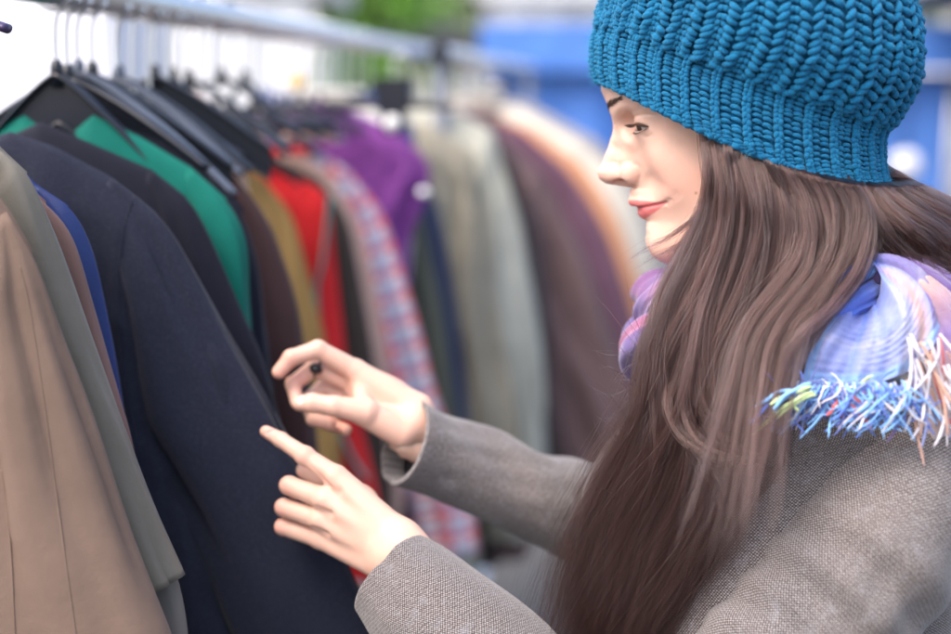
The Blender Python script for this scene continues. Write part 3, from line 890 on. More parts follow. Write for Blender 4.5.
def build_coat(person):
    m = tweed()
    coat = empty('tweed_coat', HO * 0 + P(800, 600, 1.1)); coat.parent = person; coat.location = Vector(P(800, 600, 1.1)) - person.location
    # torso
    tc = lambda px, py, c=0: HW(H(px, py, c))
    fwd = -HR.copy(); fwd[2] = 0; fwd = nrm(fwd); side = nrm(np.cross([0, 0, 1.0], fwd)); up = np.array([0, 0, 1.0])
    if side @ HN < 0: side = -side
    R_ = lambda c, ra, rc, tilt=0: (np.asarray(c), fwd * ra, side * rc)
    z = lambda p, zz: np.array([p[0], p[1], zz])
    b = tc(795, 430)
    rings = [R_(tc(782, 352), .052, .058), R_(tc(788, 372), .078, .085), R_(tc(800, 388), .102, .110), R_(tc(806, 405), .118, .112), R_(tc(806, 435), .132, .104), R_(tc(800, 480), .142, .102), R_(tc(796, 540), .148, .104), R_(tc(796, 610), .150, .106)]
    c0 = tc(800, 680); rings += [R_(z(c0, c0[2]), .145, .110), R_(z(c0, 1.0), .145, .160), R_(z(c0, .90), .165, .200), R_(z(c0, .75), .175, .21), R_(z(c0, .60), .19, .225)]
    loft(rings, m, 'coat_body', coat, nseg=140, n_along=200, fold=.008, fseed=4, foldf=4)
    s1 = arm_rings(NEAR_ARM, TO_CAM)
    def puck(X, N_, L, a):
        # pulled folds at the inner elbow and across the upper arm
        l = L[:, None]; aa = a[None]
        f = np.exp(-((l - .24) / .12) ** 2) * np.maximum(0, np.cos(aa - .6)) * np.sin(l * 2 * pi / .035 + 1.3 * np.sin(aa * 2)) * .0042
        f = f + np.exp(-((l - .16) / .09) ** 2) * np.maximum(0, np.cos(aa + .3)) * np.sin(l * 2 * pi / .048 + 1.5 * np.sin(aa)) * .0042
        return X + N_ * f[..., None]
    loft(s1, m, 'sleeve', coat, nseg=110, n_along=260, fold=.007, fseed=7, foldf=5, extra=puck, wallthk=.12)
    s2 = arm_rings(FAR_ARM, TO_CAM)
    loft(s2, m, 'sleeve', coat, nseg=90, n_along=200, fold=.006, fseed=21, foldf=7, wallthk=.12)
    # collar and lapel edge down the front, under the hair
    mb = MB()
    mb.tube(spline([tc(700, 385, 30), tc(665, 420, 40), tc(632, 455, 42), tc(608, 500, 40), tc(600, 570, 38), tc(600, 650, 36)], 40), np.interp(np.linspace(0, 1, 40), [0, .3, 1], [.018, .024, .02]), 16, flat=1.0)
    o = mb.build('lapel', m, coat)
    # buttons down the front are out of view behind the sleeve; the belt line stays plain
    return coat

SC = {'lav': (.18, .23, .51), 'blue': (.05, .15, .62), 'dblue': (.03, .07, .33), 'sky': (.16, .42, .80), 'purple': (.075, .035, .20), 'peach': (.52, .29, .21), 'pink': (.28, .06, .16),
      'orange': (.50, .16, .05), 'white': (.56, .54, .60), 'lilac': (.13, .075, .26), 'red': (.55, .07, .06), 'green': (.45, .62, .25)}
def scarf_mat():
    m = mat('scarf_wool', (.5, .5, .7), .85, sheen=.35, spec=.15); t = NT(m)
    at = t.n('Attribute', attribute_name='tint'); co = t.coord('Object')
    c = t.mix(t.noise(co, 30, 4, .6), t.mix(.25, at.outputs['Color'], (0, 0, 0), 'MULTIPLY') if 0 else at.outputs['Color'], t.mix(.22, at.outputs['Color'], (.6, .58, .66)))
    t.l(c, t.b.inputs['Base Color'])
    t.l(t.bump(t.noise(co, 800, 2, .6), .5, .0008, t.bump(t.noise(co, 70, 3, .6), .3, .003)), t.b.inputs['Normal'])
    return m

def roll(pts, stops, seed=0, nseg=90, n=130, fold=.17, across=None):
    """a gathered length of scarf. pts: (px,py,c,ra,rb) mm; stops along the length: (t, colour); across: (angle centre, width, colour)"""
    D = spline(np.array([list(H(*p[:3])) + list(p[3:5]) for p in pts]), n); C_ = D[:, :3]
    T = np.gradient(C_, axis=0); T /= np.linalg.norm(T, axis=1)[:, None]
    zc = np.array([0, 0, 1.0]); A = zc - T * (T @ zc)[:, None]; A /= np.linalg.norm(A, axis=1)[:, None]; B = np.cross(T, A)
    a = np.linspace(0, 2 * pi, nseg + 1); rs = np.random.RandomState(seed)
    f = 1 + fold * sum(np.sin(k * a[None] + ph + w * np.linspace(0, 1, n)[:, None] * 3) / (k ** .5) for k, ph, w in [(3, rs.rand() * 6, rs.normal() * 1.5), (5, rs.rand() * 6, rs.normal() * 1.5), (9, rs.rand() * 6, rs.normal()), (14, rs.rand() * 6, rs.normal()), (2, rs.rand() * 6, rs.normal())])
    f = f * (1 + .04 * snoise(np.stack(np.broadcast_arrays(np.linspace(0, 1, n)[:, None] * 3, np.cos(a)[None], np.sin(a)[None]), -1), seed, 3, 1.5))
    f[:, -1] = f[:, 0]
    e = np.sqrt(np.clip(1 - np.clip(1 - np.minimum(np.linspace(0, 1, n), np.linspace(1, 0, n)) / .06, 0, 1) ** 2, .0004, 1))
    X = C_[:, None] + (A[:, None] * (D[:, 3] * e)[:, None, None] * (f * np.cos(a))[..., None] + B[:, None] * (D[:, 4] * e)[:, None, None] * (f * np.sin(a))[..., None])
    t = np.linspace(0, 1, n); ps = [s[0] for s in stops]; cs = np.array([SC[s[1]] for s in stops])
    col = np.stack([np.interp(t, ps, cs[:, k]) for k in range(3)], 1)[:, None, :].repeat(nseg + 1, 1)
    for ac, wd, cn in (across or []):
        w = np.exp(-(np.angle(np.exp(1j * (a - ac))) / wd) ** 4)[None, :, None]; col = col * (1 - w) + np.array(SC[cn]) * w
    return X.reshape(-1, 3), grid_faces(n, nseg + 1), col.reshape(-1, 3)

def build_scarf(person):
    m = scarf_mat()
    R_ = []
    # loop round the back of the neck, loop over the near shoulder, and the wound front
    R_.append(roll([(850, 285, 20, 34, 30), (885, 272, 40, 34, 28), (925, 290, 55, 34, 28), (962, 330, 60, 36, 30), (985, 390, 60, 36, 30), (1000, 440, 50, 30, 30)], [(0, 'lilac'), (.5, 'purple'), (1, 'lilac')], 1))
    # the broad end spread over the shoulder: a folded sheet, top edge at the twist, bottom edge at the fringe
    cols = [[(846, 296, 84), (828, 318, 104), (812, 346, 116), (801, 384, 120)], [(858, 302, 86), (846, 324, 110), (832, 350, 122), (822, 387, 122)], [(866, 306, 80), (860, 330, 102), (850, 356, 112), (842, 386, 122)],
            [(874, 304, 88), (876, 328, 116), (872, 354, 124), (866, 384, 124)], [(880, 294, 96), (892, 318, 122), (892, 348, 126), (888, 380, 126)], [(880, 276, 96), (904, 298, 120), (912, 330, 126), (908, 372, 126)],
            [(872, 262, 88), (904, 274, 108), (926, 304, 116), (930, 350, 122)], [(858, 254, 74), (898, 256, 92), (932, 280, 100), (950, 326, 110)]]
    CG = np.array([[H(*p) for p in c_] for c_ in cols]); nu_, nv_ = 150, 80
    G1 = np.stack([spline(CG[i], nv_) for i in range(len(cols))]); G2 = np.stack([spline(G1[:, j], nu_) for j in range(nv_)], 1)
    uu, vv = np.meshgrid(np.linspace(0, 1, nu_), np.linspace(0, 1, nv_), indexing='ij')
    fo_ = 3.0 * np.sin(uu * 2 * pi * 3.3 + 1.5 * vv) * (1 - .5 * vv) + 1.0 * np.sin(uu * 2 * pi * 7.5 + 3 * vv + 1) + 1.6 * snoise(np.stack([uu * 3, vv * 3], -1), 5, 3, 1)
    G2[..., 2] += fo_; G2[..., 1] += .35 * fo_
    cc = np.zeros((nu_, nv_, 3)) + np.array(SC['lav'])
    def pt(w, cn):
        nonlocal cc
        w = np.clip(w, 0, 1)[..., None]; cc = cc * (1 - w) + np.array(SC[cn]) * w
    pt(np.exp(-((uu - .80) / .05) ** 2) * .85, 'peach'); pt((uu > .88) * .8, 'purple'); pt(np.exp(-((uu - .68) / .03) ** 2) * .5, 'white'); pt(np.exp(-((vv - .93) / .05) ** 2) * .6, 'sky'); pt(np.exp(-(vv / .16) ** 2) * .7, 'blue')
    pt(np.exp(-((uu - .31) / .03) ** 2) * .6, 'blue'); pt((uu < .06) * .5, 'sky'); pt(np.exp(-((uu - .5) / .025) ** 2) * .3, 'blue'); pt(np.exp(-((vv - .55) / .05) ** 2) * .22, 'white')
    top_ = G2.reshape(-1, 3); bot_ = top_ - np.array([0, 0, 2.6]); f_ = grid_faces(nu_, nv_); N_s = nu_ * nv_
    rim = []
    ring_i = [i * nv_ for i in range(nu_)] + [(nu_ - 1) * nv_ + j for j in range(nv_)] + [i * nv_ + nv_ - 1 for i in range(nu_ - 1, -1, -1)] + [j for j in range(nv_ - 1, -1, -1)]
    rim = np.array([(a_, b_, b_ + N_s, a_ + N_s) for a_, b_ in zip(ring_i, ring_i[1:]) if a_ != b_])
    R_.append((np.concatenate([top_, bot_]), np.concatenate([f_[:, ::-1], f_ + N_s, rim]), np.concatenate([cc.reshape(-1, 3)] * 2)))
    R_.append(roll([(905, 285, 88, 20, 16), (935, 320, 96, 22, 20), (950, 362, 100, 24, 22), (948, 410, 96, 22, 20), (940, 440, 90, 18, 18)], [(0, 'peach'), (.35, 'lilac'), (.6, 'peach'), (1, 'white')], 3))
    R_.append(roll([(868, 262, 74, 12, 13), (848, 276, 86, 12, 12), (828, 296, 92, 14, 14), (800, 322, 90, 16, 16), (765, 352, 84, 18, 18), (725, 385, 70, 20, 20), (690, 400, 50, 20, 20)], [(0, 'sky'), (.15, 'blue'), (.5, 'blue'), (1, 'blue')], 5))
    R_.append(roll([(872, 292, 74, 14, 13), (848, 304, 88, 13, 12), (822, 322, 96, 12, 12), (800, 345, 98, 12, 12)], [(0, 'dblue'), (.5, 'blue'), (1, 'dblue')], 6))
    R_.append(roll([(735, 290, 66, 22, 20), (700, 285, 48, 26, 18), (672, 294, 16, 24, 15), (662, 304, -20, 28, 17), (680, 304, -60, 30, 20)], [(0, 'pink'), (.35, 'pink'), (.6, 'lilac'), (1, 'pink')], 7, across=[(-1.2, .5, 'peach')]))
    R_.append(roll([(790, 330, 50, 26, 26), (735, 335, 48, 28, 26), (692, 338, 46, 27, 26), (664, 340, 28, 27, 26), (654, 348, -10, 27, 28), (680, 360, -60, 30, 30)], [(0, 'lilac'), (.25, 'purple'), (.5, 'purple'), (.7, 'purple'), (1, 'purple')], 8, across=[(-1.9, .3, 'lav'), (.9, .3, 'pink')]))
    R_.append(roll([(780, 385, 50, 24, 26), (735, 388, 52, 24, 24), (698, 388, 48, 22, 22), (672, 388, 38, 20, 20), (664, 392, 15, 20, 20)], [(0, 'lilac'), (.6, 'lilac'), (.8, 'purple'), (1, 'orange')], 9))
    R_.append(roll([(770, 255, 30, 48, 40), (730, 300, 20, 52, 42), (730, 350, 15, 56, 46), (760, 400, 10, 60, 50)], [(0, 'lilac'), (1, 'purple')], 10))
    V = []; Fc = []; Cc = []; n = 0
    for v, f_, c in R_: V.append(v); Fc.append(f_ + n); Cc.append(c); n += len(v)
    o = mesh_obj('scarf', HW(np.concatenate(V)), np.concatenate(Fc), m, person, col=np.concatenate(Cc))
    # fringe
    rs = np.random.RandomState(8); mb = MB(); cols = []
    def yarn(p0, ang, ln, cn, c, rad=1.5, curl=1.0):
        s = np.linspace(0, 1, 22); ang = ang * (1 - .65 * s) + (pi / 2 + .1) * .65 * s
        pts = np.zeros((22, 3)); st = np.stack([np.cos(ang + curl * s * rs.normal(0, 1.4)), -np.sin(ang + curl * s * rs.normal(0, 1.4))], 1) * ln / 22
        pts[:, :2] = np.cumsum(st, 0); pts[:, 2] = np.sin(s * rs.uniform(2, 9)) * 3 + s * rs.uniform(-2, 8)
        pts = H(*p0, c) + pts + np.stack([np.sin(s * 14 + rs.rand() * 6), np.cos(s * 12 + rs.rand() * 6), 0 * s], 1) * .35
        v, f_, u = tube(pts, rad * np.interp(s, [0, .1, .85, 1], [.8, 1, 1, .5]) * (1 + .12 * np.sin(s * 60)), 7)
        mb.add(v, f_, u); cols.append(np.tile(SC[cn], (len(v), 1)))
    for i in range(300):
        x = rs.uniform(798, 905); y = 384 + rs.uniform(-4, 3)
        cn = rs.choice(['sky', 'blue', 'sky', 'lav', 'white', 'dblue', 'blue', 'sky'])
        ang = rs.normal(1.4, .33) if x > 835 else rs.normal(1.9, .5)
        yarn((x, y), ang, rs.uniform(16, 42), cn, 134 + (x - 800) * .12 + rs.uniform(-5, 5), rs.uniform(.5, .95), 1.1)
    for i in range(10):
        yarn((812 + rs.uniform(-5, 10), 388 + rs.uniform(-5, 8)), rs.normal(3.0, .22), rs.uniform(30, 46), rs.choice(['sky', 'green', 'blue', 'sky']), 150, 1.5, .4)
    for i in range(34):
        x = rs.uniform(900, 951); yarn((x, 340 + rs.uniform(-8, 40)), rs.normal(1.2, .25), rs.uniform(40, 75), rs.choice(['white', 'peach', 'white', 'white', 'lilac', 'red', 'lav']), 140 + rs.uniform(-5, 10), rs.uniform(.8, 1.4), .5)
    for i in range(14):
        yarn((rs.uniform(835, 890), 385 + rs.uniform(0, 12)), rs.normal(1.0, .5), rs.uniform(14, 30), rs.choice(['red', 'red', 'white', 'green']), 140, 1.4, .8)
    FV = drape(HW(np.concatenate(mb.V)), BVH[0], .0035)
    fo = mesh_obj('fringe', FV, mb.F, m, o, col=np.concatenate(cols))
    return o

# ---- hands, as distance fields in the camera-aligned frame (mm)
def hand_mesh(org, prims, lo, hi, h=.95, post=None):
    O = P(*org)
    def q(px, py, D): v = P(px, py, D) - O; return np.array([v @ RT, v @ UP, -(v @ FW)]) * 1000
    f = Field(lo, hi, h)
    prims(f, q)
    V, Fc = f.mesh(); col = np.tile(SKIN_BASE * np.array([1.0, .97, .96]), (len(V), 1))
    def blend(c, r, cc, w):
        nonlocal col
        k = (g(V, c, (r, r, r)) * w)[:, None]; col = col * (1 - k) + np.array(cc) * k
    if post: post(blend, q)
    W = O + (V[:, 0:1] * RT + V[:, 1:2] * UP - V[:, 2:3] * FW) * .001
    return W, Fc, col

def near_hand():
    knuck = {}
    def prims(f, q):
        w1, w2, w3 = q(402, 541, 1.105), q(396, 556, 1.105), q(388, 566, 1.108)
        mcp = [q(336, 477, 1.118), q(325, 499, 1.119), q(320, 519, 1.124), q(320, 538, 1.133)]
        ws = [w1, w1 * .5 + w2 * .5, w2, w3]
        for i in range(4): f.cap(ws[i], mcp[i], 15 if i in (0, 3) else 16, [10.5, 10.5, 9.8, 9][i], 6)
        f.ell(q(355, 517, 1.128), (27, 22, 13), 8); f.ell(q(352, 505, 1.14), (24, 20, 12), 8)
        f.cap(w2, q(470, 625, 1.07), 21, 24, 10)           # wrist into the sleeve
        f.cap(w1, q(465, 610, 1.075), 17, 20, 10)
        # index, pointing
        f.chain([mcp[0], q(305, 456, 1.124), q(281, 440, 1.136), q(266, 431.5, 1.146)], [9.4, 7.6, 6.5, 5.2], 2.5)
        f.ell(q(305, 456, 1.124), (8.2, 8, 8), 3)
        # curled middle, ring, little
        for i, (pip, dip, tip, r) in enumerate([((289, 485.5), (296, 491), (312, 496), 8.1), ((284, 507.5), (292, 512), (308, 515), 7.8), ((283, 527), (292, 531), (306, 532), 7.2)]):
            D0 = [1.136, 1.14, 1.145][i]
            f.chain([mcp[i + 1], q(*pip, D0), q(*dip, D0 + .021), q(*tip, D0 + .030)], [9.6 - .4 * i, r, r - 1, r - 2], 2.2)
            for s_ in [(mcp[i + 1], 8.8 - i * .3)]: f.ell(s_[0] + np.array([0, 0, 1.5]), (s_[1],) * 3, 4)
        # thumb behind, under the index
        f.chain([q(382, 530, 1.125), q(348, 494, 1.143), q(322, 480, 1.149), q(304, 470, 1.152)], [13, 10.5, 8.8, 7], 4)
        # creases between the fingers, tendons
        f.cap(q(310, 468, 1.112), q(330, 486, 1.112), 1.2, 1.6, 3, 'sub')
        for i in range(3): a_ = (mcp[i] + mcp[i + 1]) / 2; f.cap(a_ + np.array([-4, 0, 12]), a_ + np.array([8, -2, 14]), 2.2, 1.5, 5, 'sub')
        f.ell(q(272, 433, 1.139), (5.2, 3.2, 1.0), 1.0, 'sub')
    def post(blend, q):
        for p, r in ((q(305, 452, 1.118), 8), (q(266, 431, 1.14), 8), (q(285, 486, 1.13), 9), (q(279, 508, 1.134), 9), (q(278, 528, 1.138), 9), (q(334, 472, 1.11), 9)): blend(p, r, (.74, .33, .26), .5)
        blend(q(270, 432.5, 1.138), 4.5, (.80, .50, .45), .7)
        blend(q(345, 552, 1.13), 16, (.78, .48, .40), .35)
    return hand_mesh((340, 500, 1.12), prims, (-85, -75, -70), (130, 75, 60), post=post)

def far_hand():
    def prims(f, q):
        w1, w2, w3 = q(417, 410, 1.20), q(414, 424, 1.195), q(408, 438, 1.20)
        mI, mM, mR, mL = q(356, 371, 1.20), q(352, 384, 1.213), q(353, 398, 1.222), q(358, 410, 1.228)
        for a_, b_, ra, rb in ((w1, mI, 14, 10.5), (w1, mM, 14, 10.5), (w2, mR, 14, 10), (w2, mL, 14, 9.5)): f.cap(a_, b_, ra, rb, 7)
        f.cap(w2, q(490, 474, 1.22), 18, 16, 8); f.cap(w3, q(470, 468, 1.215), 15, 13, 8)
        f.ell(q(378, 396, 1.205), (26, 18, 13), 9)
        # thenar mass and thumb (nearer the viewer)
        f.cap(q(402, 432, 1.185), q(362, 411, 1.175), 15, 12.5, 8)
        f.chain([q(366, 412, 1.172), q(334, 406, 1.165), q(312, 403, 1.165), q(300, 403.5, 1.17)], [12, 8.8, 8.3, 7], 3)
        # web between thumb and index
        f.chain([q(366, 410, 1.185), q(361, 397, 1.192), q(360, 384, 1.198)], [8, 6, 7], 8)
        # index: up over and down to the cloth
        f.chain([mI, q(318, 349.5, 1.19), q(291, 358, 1.182), q(279, 372, 1.18)], [9.8, 8.2, 7.4, 6.2], 3)
        # middle, with the ring
        f.chain([mM, q(314, 368, 1.205), q(293, 384, 1.198), q(297, 402, 1.188)], [9, 7.8, 7.0, 6], 2)
        # ring and little curl under the thumb
        f.chain([mR, q(322, 388, 1.222), q(306, 402, 1.212), q(313, 419, 1.196)], [9, 7.4, 6.8, 6.2], 2)
        f.cap(q(313, 419, 1.196), q(330, 424, 1.19), 6.2, 5.8, 2)
        f.chain([mL, q(336, 410, 1.225), q(328, 424, 1.215), q(346, 430, 1.20)], [8.5, 7, 6.2, 5.6], 2)
        f.ell(q(302, 399.5, 1.162), (6, 3.6, 1.6), 1, 'sub')
    def post(blend, q):
        for p, r in ((q(279, 373, 1.178), 9), (q(288, 358, 1.177), 9), (q(335, 428, 1.195), 15), (q(345, 392, 1.19), 13), (q(298, 378, 1.19), 12)): blend(p, r, (.74, .32, .25), .55)
        blend(q(302, 399.5, 1.162), 5, (.88, .68, .64), .8)
        blend(q(395, 447, 1.19), 16, (.74, .42, .33), .4)
    return hand_mesh((350, 395, 1.19), prims, (-85, -90, -60), (160, 60, 60), post=post)

def body_field():
    """neck, torso, arms inside the sleeves, hips and legs (hidden by the clothes)"""
    Z = lambda p: np.asarray(p, float)
    f = Field((-.45 + 0, .70, .0), (.75, 1.55, 1.50), .011)
    n_ = HW(H(752, 240)); c_ = HW(H(795, 440)); b_ = HW(H(798, 600)); hip = np.array([b_[0], b_[1], .92])
    f.cap(HW(H(735, 190)), c_, .050, .045, .03); f.cap(c_, b_, .045, .07, .04); f.cap(b_, hip, .07, .085, .04)
    fwd = nrm([-HR[0], -HR[1], 0]); side = nrm(np.cross([0, 0, 1.0], fwd)); side = side if side @ HN > 0 else -side
    for s in (1, -1):
        f.cap(c_ + np.array([0, 0, -.02]), HW(H(800, 505, 42 * s)), .045, .038, .03)
        f.cap(b_ + side * .03 * s, hip + side * .05 * s, .055, .08, .03)
        k_ = hip + side * .09 * s + fwd * .03; k_[2] = .50; a_ = hip + side * .10 * s; a_[2] = .09
        f.cap(hip + side * .08 * s, k_, .095, .062, .04); f.cap(k_, a_, .06, .038, .02)
    A = [(p[0], min(p[1], p[2]) * .33) for p in NEAR_ARM]; B = [(p[0], min(p[1], p[2]) * .38) for p in FAR_ARM]
    for arm in (A, B): f.chain([p[0] for p in arm], [p[1] for p in arm], .02)
    return f, hip, fwd, side

def build_person():
    loc = HW(H(790, 600)); loc = (loc[0], loc[1], 0.0)
    Vh, Fh, Ch = build_head()
    Vn, Fn, Cn = near_hand(); Vf, Ff, Cf = far_hand()
    bf, hip, fwd, side = body_field(); Vb, Fb = bf.mesh()
    Vs = [HW(Vh), Vn, Vf, Vb]; Fs = [Fh, Fn, Ff, Fb]; Cs = [Ch, Cn, Cf, np.tile(SKIN_BASE, (len(Vb), 1))]
    n = 0; FF = []
    for v, f_ in zip(Vs, Fs): FF.append(f_ + n); n += len(v)
    allV = np.concatenate(Vs) - np.array(loc)
    person = mesh_obj('person', allV, np.concatenate(FF), SKIN, None, col=np.concatenate(Cs))
    person.location = Vector(person.location) + Vector(loc)
    # mesh_obj centred it: put the origin at the feet instead
    off = Vector(person.location) - Vector(loc); person.data.transform(__import__('mathutils').Matrix.Translation(off)); person.location = loc
    tag(person, 'woman in a teal knitted hat looking down at the navy coat she touches', 'person')
    build_eyes(person); build_brows(person, Vh)
    build_hat(person); ct = build_coat(person); BVH.append(bvh_of(ct)); build_scarf(person); build_hair(person)
    # finger ring on the far hand
    mb = MB(); c = P(317, 368.5, 1.2035); ax = nrm(P(314, 368, 1.205) - P(352, 384, 1.213)); u = nrm(np.cross(ax, UP)); v = np.cross(ax, u)
    a = np.linspace(0, 2 * pi, 40)
    mb.tube([c + (u * cos(t) + v * sin(t)) * .0083 for t in a], .0011, 10); mb.tube(spline([c - FW * .008 - ax * .006, c - FW * .0095, c - FW * .008 + ax * .006], 9), [.001, .003, .004, .0046, .0048, .0046, .004, .003, .001], 12)
    mb.build('finger_ring', mat('black_stone', (.01, .01, .012), .12), person)
    # trousers and boots
    jean = cloth('dark_denim', (.03, .035, .06)); boot = mat('boot_leather', (.03, .022, .018), .4)
    mt = MB(); bt = MB()
    for s in (1, -1):
        k_ = hip + side * .09 * s + fwd * .03; k_[2] = .50; a_ = hip + side * .10 * s; a_[2] = .12
        mt.tube(spline([hip + side * .04 * s + np.array([0, 0, .04]), hip + side * .065 * s - np.array([0, 0, .04]), k_, a_], 30), np.interp(np.linspace(0, 1, 30), [0, .3, .6, 1], [.075, .098, .075, .055]), 28)
        g0 = a_.copy(); g0[2] = .30; g1 = a_.copy(); g1[2] = .07
        bt.tube(spline([g0, (g0 + g1) / 2, g1], 12), [.065, .065, .063, .06, .058, .055, .053, .052, .051, .051, .05, .048], 24)
        bt.tube(spline([g1 - fwd * .045 + [0, 0, -.02], g1 + [0, 0, -.025], g1 + fwd * .09 + [0, 0, -.033], g1 + fwd * .165 + [0, 0, -.042]], 16), [.02, .036, .042, .045, .046, .046, .045, .043, .042, .041, .040, .039, .037, .033, .026, .012], 20)
    mt.build('trousers', jean, person); bt.build('boots', boot, person)
    return person
# ------------------------------------------------------------------ clothes rack and what hangs on it
RA, RB = -.55, .115
RDIR = nrm([RB, 1.0153, 0]); RTAN = nrm([1.0153, -RB, 0])
RAILZ = CAM_H + .092
plastic = mat('black_plastic', (.012, .014, .022), .32, spec=.5)
greyplastic = mat('grey_plastic', (.10, .115, .15), .35)
chrome = mat('chrome', (.75, .76, .78), .38, metal=1.0)

class Line:
    """a hanging rail: x = a + b*depth"""
    def __init__(s, a, b, z): s.a, s.b, s.z = a, b, z; s.d = nrm([b, 1.0153, 0]); s.t = nrm([1.0153, -b, 0])
    def at(s, D, z): return np.array([s.a + s.b * D, 1.0153 * D, z])
    def hit(s, px, py, D):
        """photo pixel -> (distance along the hanger, height) in the plane of the hanger at depth D"""
        o = s.at(D, 0); r = P(px, py, 1.0) - C0; t = ((o - C0) @ s.d) / (r @ s.d); q = C0 + r * t
        return np.array([(q - o) @ s.t, q[2]])
    def w(s, D, sz, off=0.0):
        sz = np.asarray(sz, float); o = s.at(D, 0)
        return o + sz[..., 0:1] * s.t + sz[..., 1:2] * np.array([0, 0, 1.0]) + np.asarray(off)[..., None] * s.d if np.ndim(off) else o + sz[..., 0:1] * s.t + sz[..., 1:2] * np.array([0, 0, 1.0]) + off * s.d
R1 = Line(RA, RB, RAILZ)
R0 = Line(RA - .09, RB, RAILZ)      # the nearest coats are pushed along their hangers
R2 = Line(-.37, .115, CAM_H + .062)

def hanger(line, D, half=.205, drop=.10, top=.008, mat_=None, panel=False, twist=0.0, label=None, bar=False, hookm=None, group='hangers on the rail'):
    """a clothes hanger: shaped arms, neck and wire hook over the rail"""
    mat_ = mat_ or plastic
    zt = CAM_H + top; root = empty('clothes_hanger', line.at(D, zt)); tag(root, label or 'black plastic clothes hanger with a chrome hook on the crowded rail', 'hanger', group)
    d, t, z = line.d, line.t * cos(twist) + line.d * sin(twist), np.array([0, 0, 1.0]); n = nrm(np.cross(t, z))
    o = line.at(D, zt)
    x = np.linspace(-1, 1, 61); zz = -drop * np.abs(x) ** (1.2 if panel else 1.3) - .012 * np.exp(-(x / .05) ** 2) * 0
    pts = o + (x * half)[:, None] * t + zz[:, None] * z
    mb = MB(); th = np.interp(np.abs(x), [0, .6, 1], [.006, .008, .014 if panel else .007])
    if panel:
        # broad contoured arms: upper rim, web, lower rim
        lo = o + (x * half * .98)[:, None] * t + (-drop * np.abs(x) ** 1.2 - .046 + .012 * np.abs(x) ** 2)[:, None] * z
        mb.tube(pts, .0032, 10, 2.6, n); mb.tube(lo, .0026, 10, 2.2, n)
        V = []; 
        for k in range(61):
            for s_ in (-1, 1):
                V += [pts[k] + n * .0012 * s_, lo[k] + n * .0012 * s_]
        Fc = []
        for k in range(60):
            a = k * 4; b = a + 4; Fc += [(a, b, b + 1, a + 1), (a + 2, a + 3, b + 3, b + 2)]
        mb.add(V, Fc)
    else:
        mb.tube(pts, th, 12, .55, z)
        if bar: mb.tube(spline([pts[4], pts[4] - z * .05 + t * .01, o - z * .105 - t * half * .5, o - z * .105 + t * half * .5, pts[-5] - z * .05 - t * .01, pts[-5]], 50), .0038, 8)
    mb.tube([o - z * .012, o + z * .008, o + z * .014], [.007, .006, .004], 12)
    mb.build('arms', mat_, root)
    h = line.z - zt; r = .0205
    a = np.linspace(-2.3, pi * .5 + 1.0, 26)
    hk = [o, o + z * (h * .45), o + z * (h - r * 1.15) + t * .004] + [o + z * h + r * (-sin(q + 1.35) * t * .95 + cos(q + 1.35) * -z * -1) for q in np.linspace(pi * .92, -pi * .38, 20)]
    hm = MB(); hm.tube(spline(hk, 70), .0021, 8); hm.build('hook', hookm or chrome, root)
    return root

